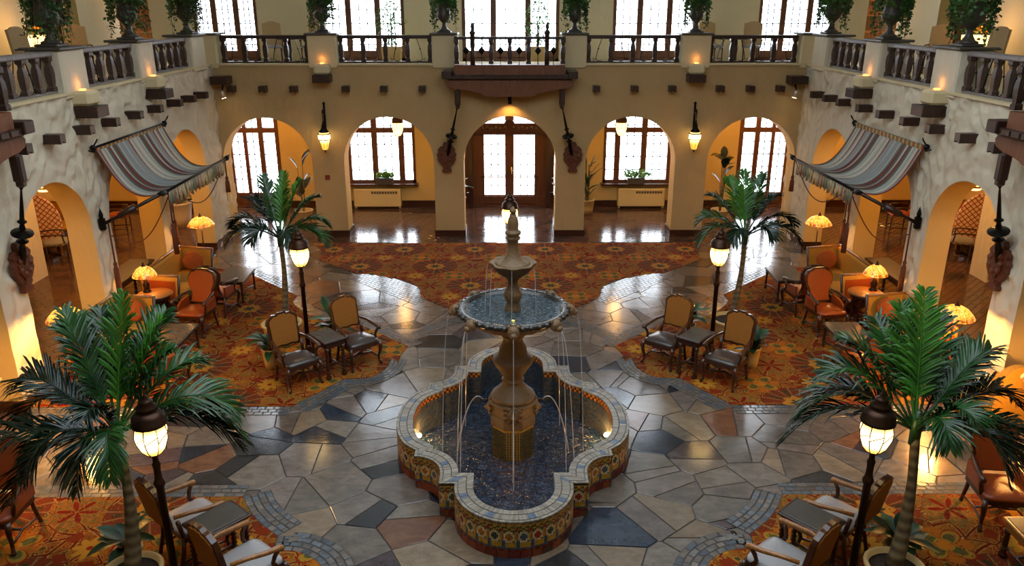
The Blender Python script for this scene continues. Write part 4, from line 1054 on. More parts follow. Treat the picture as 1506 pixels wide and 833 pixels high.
# octagonal pedestal with gold-grouted tiles
R8=0.335
obj('pedestal',MB().lathe([(R8-.012,-0.33),(R8-.012,0.46)],8,a0=PI/8,smooth=False),MT['gold_grout'],ft,label='gold grout of the octagonal pedestal')
mb=MB(); mb.col=[]
for k in range(8):
    a0=PI/8+k*PI/4; p0=Vector((R8*math.cos(a0),R8*math.sin(a0))); p1=Vector((R8*math.cos(a0+PI/4),R8*math.sin(a0+PI/4))); nn=((p0+p1)/2).normalized()*.004
    for i in range(7):
        for r in range(11):
            a=p0.lerp(p1,(i+.14)/7)-nn*3; b_=p0.lerp(p1,(i+.86)/7)-nn*3; z0=-.07+r*.043; z1=z0+.032
            q=[(a.x,a.y,z0),(b_.x,b_.y,z0),(b_.x,b_.y,z1),(a.x,a.y,z1)]; q2=[(x+nn.x*3,y+nn.y*3,z) for x,y,z in q]
            mb.add(q+q2,[(4,5,6,7),(0,1,5,4),(2,3,7,6),(1,2,6,5),(3,0,4,7)],False,0,None,[sc_(C('4a4a34') if random.random()<.7 else C('5e5230'),random.uniform(.7,1.1))]*5)
o=obj('pedestal_tiles',mb,MT['glazed'],ft,label='small olive tiles in a grid on the pedestal'); o['kind']='stuff'
# carved octagonal block with lion masks and spouts
obj('base_moulding',MB().lathe([(.38,.0),(.38,.05),(.345,.10)],8,c=(0,0,-.20),a0=PI/8,smooth=False),MT['grout'],ft)
bl=MB().lathe([(.345,.44),(.35,.45),(.35,.57),(.325,.60),(.335,.61),(.335,.75),(.365,.78),(.365,.80),(.30,.82)],8,a0=PI/8,smooth=False)
blo=obj('carved_block',bl,MT['cast_stone'],ft)
for k in range(4):
    a=-PI/2+k*PI/2; m=Matrix.Rotation(a,4,'Z')@Matrix.Translation((.33,0,.685)); mk=MB()
    mk.ell((0,0,0),(.05,.11,.11),12,8,mat=m); mk.ell((.04,0,-.02),(.05,.045,.04),8,6,mat=m)
    for q in range(9):
        b_=q*2*PI/9; mk.ell((-.005,.11*math.cos(b_),.11*math.sin(b_)),(.035,.04,.04),7,5,mat=m)
    obj('lion_mask',mk,MT['cast_stone'],ft)
# lower baluster, bowls, upper column and finial (turned profiles)
fl_=lambda a,k:1+0.035*math.cos(a*16)
lo=MB().lathe([(.30,.80),(.32,.83),(.325,.86),(.31,.89),(.29,.90),(.25,.94),(.19,1.00),(.15,1.05),(.135,1.08),(.16,1.095),(.165,1.115),(.14,1.13),(.135,1.15),(.165,1.20),(.22,1.29),(.275,1.37),(.295,1.42),(.29,1.455),(.25,1.48),(.21,1.51),(.20,1.56),(.19,1.62),(.15,1.69),(.135,1.75),(.165,1.785),(.175,1.81),(.15,1.84),(.14,1.87)],28)
obj('lower_baluster',lo,MT['cast_stone'],ft)
flut=lambda a,k:1+(0.03*math.cos(a*24) if k in (2,3,4,5) else 0)
ZB=1.86
bw_=MB().lathe([(.14,ZB),(.20,ZB+.02),(.34,ZB+.06),(.51,ZB+.13),(.64,ZB+.22),(.71,ZB+.28),(.765,ZB+.30),(.775,ZB+.335),(.76,ZB+.365),(.70,ZB+.37),(.67,ZB+.34),(.62,ZB+.29),(.3,ZB+.26),(.02,ZB+.26)],72,wob=flut)
for k_ in range(72*6,72*11): bw_.mi[k_]=1
bo=obj('large_bowl',bw_,[MT['cast_stone'],MT['wet_stone']],ft)
eg=MB()
for k in range(40):
    a=2*PI*k/40; eg.ell((.755*math.cos(a),.755*math.sin(a),ZB+.335),(.052,.052,.04),7,5)
obj('egg_moulding',eg,MT['wet_stone'],bo,label='dark egg moulding round the bowl rim')['kind']='stuff'
for k in range(8):
    a=-PI/2+k*PI/4; m=Matrix.Rotation(a,4,'Z')@Matrix.Translation((.80,0,ZB+.31)); mk=MB(); mk.ell((0,0,0),(.075,.085,.085),10,8,mat=m); mk.ell((.06,0,-.03),(.05,.05,.045),8,6,mat=m); mk.ell((-.02,.06,.06),(.03,.03,.035),6,5,mat=m); mk.ell((-.02,-.06,.06),(.03,.03,.035),6,5,mat=m)
    obj('mask_spout',mk,MT['cast_stone'],bo)
wv_=MB(); N_=48; wv_.add([(.655*math.cos(2*PI*i/N_),.655*math.sin(2*PI*i/N_),ZB+.325) for i in range(N_)],[tuple(range(N_))]); obj('bowl_water',wv_,MT['bowl_water'],bo)
for k,(x,y) in enumerate(((0,-.42),)):
    obj('underwater_light',MB().lathe([(.022,ZB+.32),(.022,ZB+.328),(.001,ZB+.331)],10,(x,y,0)),MT['spark'],bo,label='small yellow light in the bowl')
up=MB().lathe([(.10,ZB+.26),(.125,ZB+.30),(.105,ZB+.36),(.09,ZB+.42),(.10,ZB+.46),(.125,ZB+.52),(.125,ZB+.57),(.10,ZB+.62),(.075,ZB+.69),(.065,ZB+.74),(.085,ZB+.77),(.095,ZB+.79),(.10,ZB+.82)],24)
obj('upper_column',up,MT['cast_stone'],ft)
ZS=ZB+.80
lobe=lambda a,k:1+(0.06*math.cos(a*8) if k in (4,5,6) else 0)
sb=MB().lathe([(.10,ZS),(.15,ZS+.03),(.22,ZS+.08),(.275,ZS+.15),(.30,ZS+.19),(.312,ZS+.205),(.305,ZS+.22),(.27,ZS+.215),(.23,ZS+.19),(.12,ZS+.20)],64,wob=lobe)
so=obj('small_bowl',sb,MT['cast_stone'],ft)
fn=MB().lathe([(.26,ZS+.19),(.20,ZS+.215),(.14,ZS+.26),(.10,ZS+.33),(.08,ZS+.42),(.07,ZS+.52),(.095,ZS+.545),(.10,ZS+.57),(.075,ZS+.59),(.105,ZS+.62),(.105,ZS+.65),(.075,ZS+.665),(.07,ZS+.70),(.077,ZS+.75),(.065,ZS+.82),(.042,ZS+.88),(.03,ZS+.91),(.05,ZS+.925),(.036,ZS+.955),(.015,ZS+.985),(.001,ZS+1.0)],24)
obj('finial',fn,MT['cast_stone'],ft)
# jets of water
def jet(p0,v,z1,r=0.0045,nm='water_jet',n_=12):
    p=Vector(p0); g=9.8; T=(v[2]+math.sqrt(v[2]**2+2*g*(p.z-z1)))/g; pts=[(p.x+v[0]*T*i/n_,p.y+v[1]*T*i/n_,p.z+v[2]*T*i/n_-g/2*(T*i/n_)**2) for i in range(n_+1)]
    obj(nm,MB().tube(pts,[r*(1+.5*i/n_) for i in range(n_+1)],5),MT['jet'],ft)
for k in range(8):
    a=-PI/2+k*PI/4
    if k in (0,1,2,6,7,3,5):
        c_,s_=math.cos(a),math.sin(a)
        jet((.88*c_,.88*s_,ZB+.28),(.25*c_,.25*s_,0),wl); 
        if k in (1,7): jet((.88*c_,.88*s_,ZB+.28),(.42*c_+.05,.42*s_,0),wl)
for a in (-PI/2-.05,-2.5,-.65,-PI+.2): jet((.35*math.cos(a),.35*math.sin(a),ZS+.20),(.12*math.cos(a),.12*math.sin(a),0),ZB+.31,.003)
for a in (PI,0,-PI/2): 
    jet((.43*math.cos(a),.43*math.sin(a),.78),(.75*math.cos(a),.75*math.sin(a),1.0),wl,.008)
    obj('spout',MB().tube([(.33*math.cos(a),.33*math.sin(a),.76),(.43*math.cos(a),.43*math.sin(a),.78)],.018,8),MT['bronze'],ft)
# two underwater lamps on the basin wall and the splash
for s in (-1,1):
    obj('basin_lamp',MB().ell((s*1.41,.22,.06),(.035,.035,.035),10,6),MT['bulb'],ft,label='small glowing basin lamp')
    point('basin_lamp_light',(FC[0]+s*1.30,FC[1]+.2,.12),14,(1,.48,.13),.03)
obj('basin_lamp',MB().ell((0,-2.24,.06),(.035,.035,.035),10,6),MT['bulb'],ft,label='small glowing basin lamp')
point('basin_lamp_light',(FC[0],FC[1]-2.08,.14),13,(1,.48,.13),.03)
# ================================================================== FURNITURE
def dome(w_,d,h,z0,hs=0.05,n_=10,pw=3.5,taper=0.0):
    """upholstered pad: rounded rectangle with a domed top"""
    mb=MB(); vs=[]; fs=[]
    for j in range(n_+1):
        for i in range(n_+1):
            u=-1+2*i/n_; v=-1+2*j/n_; 
            k=1-0.10*(abs(u)**4)*(abs(v)**4)*1.2
            x=u*w_/2*k*(1-taper*(1-v)/2); y=v*d/2*k
            vs.append((x,y,z0+hs+h*(1-abs(u)**pw)*(1-abs(v)**pw)))
    for j in range(n_):
        for i in range(n_): a=j*(n_+1)+i; fs.append((a,a+1,a+n_+2,a+n_+1))
    rim=[i for i in range(n_+1)]+[(j+1)*(n_+1)-1 for j in range(1,n_+1)]+[n_*(n_+1)+i for i in range(n_-1,-1,-1)]+[j*(n_+1) for j in range(n_-1,0,-1)]
    b0=len(vs); vs+=[(vs[i][0],vs[i][1],z0) for i in rim]; m=len(rim)
    for k in range(m): fs.append((rim[k],rim[(k+1)%m],b0+(k+1)%m,b0+k)[::-1])
    fs.append(tuple(b0+k for k in range(m))[::-1])
    return mb.add(vs,fs,True)
def sym(half): return half+[(-x,z) for x,z in reversed(half) if abs(x)>1e-6]
def back_panel(outline,th,M_): return MB().prism(outline,-th/2,th/2,M_)
def bobbin(z0,z1,r,n_=7): 
    pr=[(r*1.2,z0),(r*1.3,z0+.02),(r*.7,z0+.04)]; h=(z1-z0-.14)/n_
    for i in range(n_): pr+=[(r*.62,z0+.05+h*i),(r*1.15,z0+.05+h*(i+.5))]
    pr+=[(r*.6,z1-.09),(r*1.2,z1-.07),(r*1.2,z1)]; return pr
def carved_armchair(name,label,loc,rz,style,group=None):
    t=thing(name,label,'armchair',loc,rz,group)
    W='wood_red'; 
    M_=Matrix.Translation((0,-.27,0))@Matrix.Rotation(math.radians(10),4,'X')@Matrix.Rotation(PI/2,4,'X')   # polygon (x,z) -> upright, tilted back
    if style=='leather':
        out=sym([(0,1.20),(.12,1.195),(.15,1.165),(.235,1.14),(.285,1.06),(.30,.97),(.285,.86),(.24,.79),(.215,.70),(.225,.58),(.25,.50)])
        pad=[(x*.90,.84+(z-.84)*.92) for x,z in out]
        obj('back_frame',back_panel(out,.07,M_),MT[W],t); obj('back_pad',MB().prism(pad,-.065,.055,M_),MT['leather'],t,label='orange leather back'); obj('rear_pad',MB().prism([(x*.93,z) for x,z in pad],.03,.05,M_@Matrix.Translation((0,0,-.1))),MT['leather'],t)
        seat,sw,sd=MT['leather'],.62,.60
    else:
        out=sym([(0,1.19),(.06,1.20),(.10,1.165),(.17,1.17),(.215,1.135),(.26,1.11),(.285,1.05),(.275,.98),(.265,.60),(.23,.575),(.12,.60),(0,.585)])
        pad=[(x*.86,.88+(z-.88)*.88) for x,z in out]
        obj('back_frame',back_panel(out,.055,M_),MT[W],t); obj('back_pad',MB().prism(pad,-.045,.045,M_),MT['uph_tan'],t,label='tan upholstered back')
        mb=MB()
        for s in (-1,1): mb=MB().tube([(s*.25,-.25,.44),(s*.25,-.29,.66)],.028,6); obj('back_post',mb,MT[W],t)
        seat,sw,sd=MT['seat_dark' if style=='dark' else 'seat_pale'],.62,.56
    obj('seat',dome(sw,sd,.055,.43,.04,taper=.10),seat,t)
    # seat rail, front edge scalloped
    fr=sym([(0,.36),(.06,.35),(.12,.38),(.2,.37),(.29,.40),(.30,.44),(0,.44)]) 
    fr=[(-.30,.44),(-.29,.40),(-.2,.37),(-.12,.38),(-.06,.35),(0,.36),(.06,.35),(.12,.38),(.2,.37),(.29,.40),(.30,.44)]
    mb=MB().prism(fr,-.02,.02,Matrix.Translation((0,sd/2-.02,0))@Matrix.Rotation(PI/2,4,'X'))
    obj('front_rail',mb,MT[W],t)
    mb=MB().box((0,-sd/2+.03,.41),(.5,.04,.07))
    obj('rear_rail',mb,MT[W],t)
    for s in (-1,1):
        obj('side_rail',MB().box((s*.28,0,.41),(.035,sd-.04,.07)),MT[W],t)
        y=sd/2-.03
        obj('leg',MB().tube([(s*.285,y,.43),(s*.305,y+.03,.36),(s*.295,y+.025,.26),(s*.275,y-.01,.14),(s*.28,y,.06),(s*.30,y+.03,.02),(s*.30,y+.03,0)],[.034,.04,.032,.024,.022,.03,.028],8),MT[W],t)
        obj('leg',MB().tube([(s*.25,-sd/2+.03,.43),(s*.25,-sd/2+.01,.25),(s*.255,-sd/2-.05,.03),(s*.255,-sd/2-.055,0)],[.028,.026,.024,.026],7),MT[W],t)
        yb=-.335 if style=='leather' else -.33
        obj('armrest',MB().tube([(s*.26,yb,.74),(s*.30,-.15,.735),(s*.325,.05,.70),(s*.33,.17,.685),(s*.335,.215,.675),(s*.335,.225,.645)],[.024,.026,.03,.034,.038,.026],8),MT['wood_honey'] if style=='pale' else MT[W],t,label='honey-coloured armrest' if style=='pale' else None)
        obj('arm_post',MB().tube([(s*.33,.19,.67),(s*.32,.14,.60),(s*.30,.12,.52),(s*.295,.16,.44)],[.022,.026,.024,.03],7),MT[W],t)
        if style=='leather': obj('arm_panel',MB().prism([(-.30,.45),(.14,.45),(.12,.56),(.0,.62),(-.30,.66)],-.02,.02,Matrix.Translation((s*.285,0,0))@Matrix(((0,0,1,0),(1,0,0,0),(0,1,0,0),(0,0,0,1)))),MT['leather'],t)
        obj('stretcher',MB().tube([(s*.28,y,.12),(s*.262,0,.15),(s*.255,-sd/2-.03,.10)],.016,6),MT[W],t)
    obj('stretcher',MB().tube([(-.262,0,.15),(-.1,.03,.17),(0,.0,.19),(.1,.03,.17),(.262,0,.15)],[.016,.018,.03,.018,.016],6),MT[W],t)
    return t
def side_table(name,label,loc,rz,w_,l,h,style='carved',topmat='wood_dark',group=None,cat='side table'):
    """l along local y"""
    t=thing(name,label,cat,loc,rz,group)
    obj('tabletop',MB().cbox((0,0,h-.02),(w_,l,.04),.012),MT[topmat],t)
    obj('top_inlay',MB().cbox((0,0,h+.001),(w_*.86,l*.88,.008),.003),MT['slate_top'] if topmat!='slate_top' else MT['slate_top'],t)
    mb=MB(); 
    for s in (-1,1): mb.box((s*(w_/2-.05),0,h-.085),(.03,l-.1,.10)); 
    obj('apron',mb.box((0,l/2-.05,h-.085),(w_-.1,.03,.10)).box((0,-l/2+.05,h-.085),(w_-.1,.03,.10)),MT['wood_honey' if style=='pale' else 'wood_red'],t)
    for sx in (-1,1):
        for sy in (-1,1):
            pr=bobbin(.10,h-.13,.032,6); pr=[(.035,0),(.05,.02),(.05,.05),(.025,.08)]+pr
            obj('leg',MB().lathe(pr,10,(sx*(w_/2-.065),sy*(l/2-.065),0)),MT['wood_red'],t)
    for sx in (-1,1): obj('stretcher',MB().tube([(sx*(w_/2-.065),-l/2+.07,.15),(sx*(w_/2-.065),l/2-.07,.15)],.018,6),MT['wood_red'],t)
    obj('stretcher',MB().tube([(-w_/2+.07,0,.15),(w_/2-.07,0,.15)],.018,6),MT['wood_red'],t)
    return t
FD=(.66,-.75); FU=(.66,.75)
G1='carved armchairs around the small tables'
for s,side in ((-1,'left'),(1,'right')):
    carved_armchair('carved_armchair','carved armchair with dark seat, beside the %s lamp post, nearer the fountain walkway'%side,(s*2.79,13.20,.012),face(-s*FD[0],FD[1]),'dark',G1)
    carved_armchair('carved_armchair','carved armchair with dark seat, beyond the %s small table, next to the potted lily'%side,(s*3.69,12.40,.012),face(-s*FD[0],FD[1]),'dark',G1)
    side_table('carved_table','small dark carved table between the two %s far armchairs'%side,(s*3.24,12.80,.012),face(-s*FD[0],FD[1]),.44,.62,.72,group='small carved tables')
    carved_armchair('carved_armchair','carved armchair with pale seat on the %s, beyond the near table'%side,(s*3.81,7.96,.012),face(-s*FU[0],FU[1]),'pale',G1)
    carved_armchair('carved_armchair','carved armchair with pale seat on the %s, cut by the bottom edge'%side,(s*2.91,7.16,.012),face(-s*FU[0],FU[1]),'pale',G1)
    side_table('carved_table','small honey-brown carved table between the two %s near armchairs'%side,(s*3.36,7.56,.012),face(-s*FU[0],FU[1]),.44,.62,.72,'pale',group='small carved tables')
    G2='orange leather armchairs'
    carved_armchair('leather_armchair','high-backed orange leather armchair at the %s picture edge by the palm pot'%side,((-6.25,8.15,.01) if s<0 else (6.12,8.50,.01)),face(0 if s<0 else -.12,-1),'leather',G2)
    side_table('bobbin_table','low table with beaded legs at the %s bottom edge'%side,(s*6.0,7.55,.01) if s>0 else (-6.1,7.25,.01),0,.55,.55,.52,'pale','wood_honey',group='bobbin-legged tables')
    carved_armchair('leather_armchair','woven-back orange leather armchair facing the %s round table'%side,(s*6.28,14.68,.012),face(-s*-.15,-1),'leather',G2)
    carved_armchair('leather_armchair','orange leather armchair facing the %s slate-topped coffee table, back to back with another'%side,(s*6.18,15.76,.012),face(s*-.1,1),'leather',G2)
    carved_armchair('leather_armchair','orange leather armchair half hidden behind the %s near palm fronds'%side,(s*5.95,12.30,.01),face(s*-.2,1),'leather',G2)
    # slate coffee tables
    def coffee(name,lab,loc,w_,l,h):
        t=thing(name,lab,'coffee table',loc,0,'slate-topped coffee tables')
        obj('tabletop',MB().cbox((0,0,h-.02),(w_,l,.04),.008),MT['slate_top'],t); obj('frame',MB().box((0,0,h-.06),(w_-.04,l-.04,.04)),MT['wood_dark'],t)
        for sx in (-1,1):
            for sy in (-1,1): obj('leg',MB().lathe([(.03,0),(.035,.03),(.022,.06),(.028,.12),(.022,.3),(.03,h-.1),(.034,h-.06)],8,(sx*(w_/2-.05),sy*(l/2-.05),0)),MT['wood_dark'],t)
            obj('stretcher',MB().tube([(sx*(w_/2-.05),-l/2+.05,.10),(sx*(w_/2-.1),0,.16),(sx*(w_/2-.05),l/2-.05,.10)],.018,6),MT['wood_dark'],t)
        return t
    coffee('coffee_table','slate-topped coffee table on the %s, beside the stone walkway'%side,(s*6.17,16.75,.012),.68,.95,.5)
    coffee('coffee_table','slate-topped coffee table on the %s behind the near palm'%side,(s*6.25,13.50,.01),.65,.9,.48)
    # wing settees along the side wall, facing the room (local +y)
    def settee(lab,loc,rz,L=2.0,g='gold wing settees'):
        t=thing('wing_settee',lab,'sofa',loc,rz,g); D=.84
        obj('seat_base',MB().cbox((0,0,.26),(L-.1,D-.06,.16),.02),MT['wood_red'],t); 
        for k in (-1,1): obj('seat_cushion',dome((L-.16)/2-.01,D-.1,.04,.34,.10,8),MT['uph_yellow'],t,(k*(L-.16)/4,.02,0))
        obj('backrest',MB().cbox((0,-D/2+.07,.64),(L-.08,.13,.62),.04),MT['uph_yellow'],t)
        obj('top_rail',MB().tube([(-L/2+.02,-D/2+.07,.96),(0,-D/2+.07,.985),(L/2-.02,-D/2+.07,.96)],.03,6),MT['wood_honey'],t)
        for k in (-1,1):
            m=Matrix.Translation((k*(L/2-.045),0,0))@Matrix(((0,0,1,0),(1,0,0,0),(0,1,0,0),(0,0,0,1)))
            wg=obj('wing',MB().prism([(-D/2+.06,.36),(D/2-.10,.36),(D/2-.04,.88),(-D/2+.06,.94)],-.04,.04,m),MT['uph_yellow'],t)
            obj('wing_panel',MB().prism([(-D/2+.1,.40),(D/2-.14,.40),(D/2-.10,.80),(-D/2+.1,.85)],.038,.055,m if k>0 else Matrix.Translation((-.0,0,0))@m@Matrix.Scale(-1,4,(0,0,1))),MT['leather'],wg,label='orange outer panel')
            obj('wing_rail',MB().tube([(k*(L/2-.045),-D/2+.04,.955),(k*(L/2-.045),D/2-.03,.895)],.03,6),MT['wood_honey'],wg)
            obj('front_post',MB().tube([(k*(L/2-.045),D/2-.10,0),(k*(L/2-.045),D/2-.11,.3),(k*(L/2-.045),D/2-.02,.92)],[.035,.032,.028],8),MT['wood_red'],t)
            obj('leg',MB().lathe([(.03,0),(.04,.04),(.03,.18)],8,(k*(L/2-.08),-D/2+.08,0)),MT['wood_red'],t)
        return t
    settee('gold settee with wooden wings on the %s, beside the slate coffee table and tall lamp'%side,(s*7.24,16.45,.01),face(-s,0),2.05)
    settee('gold settee with wooden wings on the %s, behind the near palm'%side,(s*7.24,13.35,.01),face(-s,0),1.9)
    settee('gold settee in the far corner of the %s passage behind the cream chair'%side,(s*12.55,21.0,0),face(-s,0),1.8)
    if s>0:
        tc=thing('tub_chair','gold upholstered tub chair at the right picture edge, seen from behind','armchair',(7.48,11.05,0),face(-.25,1))
        obj('backrest',MB().prism([(-.40,.0)]+arc(0,.62,.40,180,0,12,)[0:] +[(.40,.0)],-.42,-.30,Matrix.Translation((0,0,.08))@Matrix(((1,0,0,0),(0,0,1,0),(0,1,0,0),(0,0,0,1)))),MT['uph_yellow'],tc)
        for k in (-1,1): obj('arm',MB().cbox((k*.36,0,.38),(.10,.72,.56),.04),MT['uph_yellow'],tc); 
        obj('seat',dome(.62,.66,.05,.30,.12),MT['uph_yellow'],tc); obj('base',MB().cbox((0,0,.17),(.74,.7,.22),.02),MT['uph_yellow'],tc)
        for kx in (-1,1):
            for ky in (-1,1): obj('leg',MB().lathe([(.025,0),(.03,.07)],8,(kx*.3,ky*.28,0)),MT['wood_red'],tc)
    for y,nm in ((17.05,'far'),(13.98,'near')):
        c=obj('cushion',MB().ell((0,0,0),(.22,.08,.22),14,8),MT['cushion'],None,(s*7.16,y,.74),face(-s*.5,-1)); c.rotation_euler=(.28,0,c.rotation_euler[2]); tag(c,'rust-coloured cushion in the corner of the %s %s settee'%(side,nm),'cushion','rust cushions on the settees')
    # round table with a lamp
    rt=thing('round_table','round orange-topped pedestal table by the %s settees'%side,'side table',(s*7.12,14.90,.01),0,'round pedestal tables')
    obj('tabletop',MB().lathe([(.30,.70),(.34,.715),(.34,.735),(.32,.745)],28),MT['wood_honey'],rt); obj('apron',MB().lathe([(.28,.62),(.29,.70)],24),MT['wood_red'],rt)
    for k in range(4): a=PI/4+k*PI/2; obj('leg',MB().lathe(bobbin(0,.63,.026,5),8,(.22*math.cos(a),.22*math.sin(a),0)),MT['wood_red'],rt)
    obj('shelf',MB().lathe([(.2,.14),(.2,.165)],20),MT['wood_red'],rt)
    # console in the arcade opening
    ct=thing('console_table','long dark console table standing in the %s arcade opening under the awning'%side,'table',(s*8.35,16.3,0),0,'console tables under the awnings')
    obj('tabletop',MB().cbox((0,0,.73),(.56,1.75,.05),.012),MT['wood_dark'],ct); obj('apron',MB().box((0,0,.65),(.46,1.6,.12)),MT['wood_dark'],ct)
    for kx in (-1,1):
        for ky in (-1,1): obj('leg',MB().lathe(bobbin(0,.60,.035,5),8,(kx*.2,ky*.76,0)),MT['wood_dark'],ct)
    # passage chairs
    def dining(lab,loc,rz,fab,scale=1.0,g='high-backed passage chairs'):
        t=thing('high_back_chair',lab,'chair',loc,rz,g); t.scale=(scale,)*3
        obj('seat',dome(.52,.5,.04,.44,.05),MT['seat_pale'] if fab!='leather' else MT[fab],t)
        M_=Matrix.Translation((0,-.24,0))@Matrix.Rotation(math.radians(8),4,'X')@Matrix.Rotation(PI/2,4,'X')
        obj('backrest',MB().prism(sym([(0,1.18),(.1,1.17),(.18,1.13),(.26,1.12),(.26,.42)]),-.035,.035,M_),MT[fab],t)
        for kx in (-1,1):
            for ky in (-1,1): obj('leg',MB().lathe(bobbin(0,.44,.022,5),8,(kx*.22,ky*.21,0)),MT['wood_red'],t)
            obj('stretcher',MB().tube([(kx*.22,-.2,.13),(kx*.22,.2,.13)],.014,6),MT['wood_red'],t)
            obj('armrest',MB().tube([(kx*.25,-.26,.68),(kx*.27,0,.68),(kx*.27,.18,.66),(kx*.27,.2,.62)],.02,6),MT['wood_red'],t); obj('arm_post',MB().tube([(kx*.27,.15,.66),(kx*.25,.18,.46)],.018,6),MT['wood_red'],t)
        return t
    dining('cream high-backed armchair seen through the %s near arch'%side,(s*11.55,19.4,0),face(-s*.8,.45),'uph_cream',1.1)
    dining('rust high-backed chair under the %s awning, by the far passage wall'%side,(s*11.2,22.1,0),face(-s*.9,.2),'leather',1.1)
    # tapestry-like settee back in lattice fabric
    ls=thing('lattice_screen','curved screen of red lattice fabric in the %s passage'%side,'screen',(s*12.3,19.75,0),face(-s*.35,-1))
    obj('fabric_panel',MB().prism([(-.7,.25)]+[(.7*math.cos(a),.9+.75*math.sin(a)) for a in np.linspace(PI,0,15)]+[(.7,.25)],-.05,.05,Matrix.Rotation(PI/2,4,'X')),MT['lattice'],ls)
    for k in (-1,1): obj('foot',MB().box((k*.55,0,.13),(.08,.3,.26)),MT['wood_red'],ls)
# ================================================================== LAMPS
PANEL=8
def lantern_parts(t,m0,r=.17,h=.36,glass='amber'):
    """lantern body standing on local origin: faceted amber glass, domed dark cap with finial"""
    gl=MB().lathe([(r*.45,.0),(r*.72,h*.16),(r*.96,h*.48),(r*1.0,h*.68),(r*.86,h*.98)],PANEL,smooth=False,mat=m0)
    g=obj('glass_globe',gl,MT[glass],t,label='glowing faceted amber glass')
    obj('bulb',MB().ell((0,0,h*.5),(.05,.05,.075),10,8,mat=m0),MT['bulb'],t)
    lead=MB(); ring=[(r*.45,.0),(r*.72,h*.16),(r*.96,h*.48),(r*1.0,h*.68),(r*.86,h*.98)]
    for k in range(PANEL):
        a=2*PI*k/PANEL; b_=2*PI*(k+.5)/PANEL
        P_=lambda q,i:(ring[i][0]*1.012*math.cos(q),ring[i][0]*1.012*math.sin(q),ring[i][1])
        a2=2*PI*(k+1)/PANEL
        lead.tube([P_(a,0),P_(a,1),P_(a,2)],.006,4,mat=m0); lead.tube([P_(a,2),P_(a2,3),P_(a2,4)],.006,4,mat=m0); lead.tube([P_(a,2),P_(a,3)],.005,4,mat=m0)
    obj('leading',lead,MT['iron'],t)
    cap=MB().lathe([(r*1.02,h*.93),(r*1.04,h*1.0),(r*1.0,h*1.02),(r*.95,h*1.22),(r*.72,h*1.33),(r*.50,h*1.38),(r*.62,h*1.42),(r*.60,h*1.50),(r*.36,h*1.58),(r*.42,h*1.63),(r*.34,h*1.70),(r*.14,h*1.76),(r*.18,h*1.81),(r*.07,h*1.86),(r*.05,h*2.0),(.002,h*2.04)],16,mat=m0)
    obj('cap',cap,MT['bronze'],t,label='dark domed cap with a finial')
def lamp_post(lab,loc,power=30):
    t=thing('lamp_post',lab,'street lamp',loc,0,'indoor lamp posts with amber lanterns')
    obj('base',MB().lathe([(.14,0),(.14,.04),(.115,.07),(.09,.12),(.06,.20),(.055,.26)],18),MT['bronze'],t)
    obj('post',MB().lathe([(.042,.2),(.04,1.38),(.055,1.40),(.06,1.44),(.045,1.47),(.038,1.50),(.036,1.60),(.045,1.66),(.03,1.69),(.03,1.74),(.06,1.77),(.085,1.79)],14),MT['bronze'],t)
    lantern_parts(t,Matrix.Translation((0,0,1.79)))
    point('lantern_light',(loc[0],loc[1],loc[2]+1.79+.18),power,(1.0,.55,.16),.17)
lamp_post('dark lamp post with lit amber lantern, left, beside the far armchairs',(-3.76,13.45,.01)); lamp_post('dark lamp post with lit amber lantern, right, beside the far armchairs',(3.70,13.45,.01))
lamp_post('dark lamp post with lit amber lantern, near left by the palm trunk',(-3.75,7.20,.012)); lamp_post('dark lamp post with lit amber lantern, near right by the palm trunk',(3.74,7.20,.012))
lamp_post('dark lamp post rising behind the fountain finial',(-.02,16.3,.01))
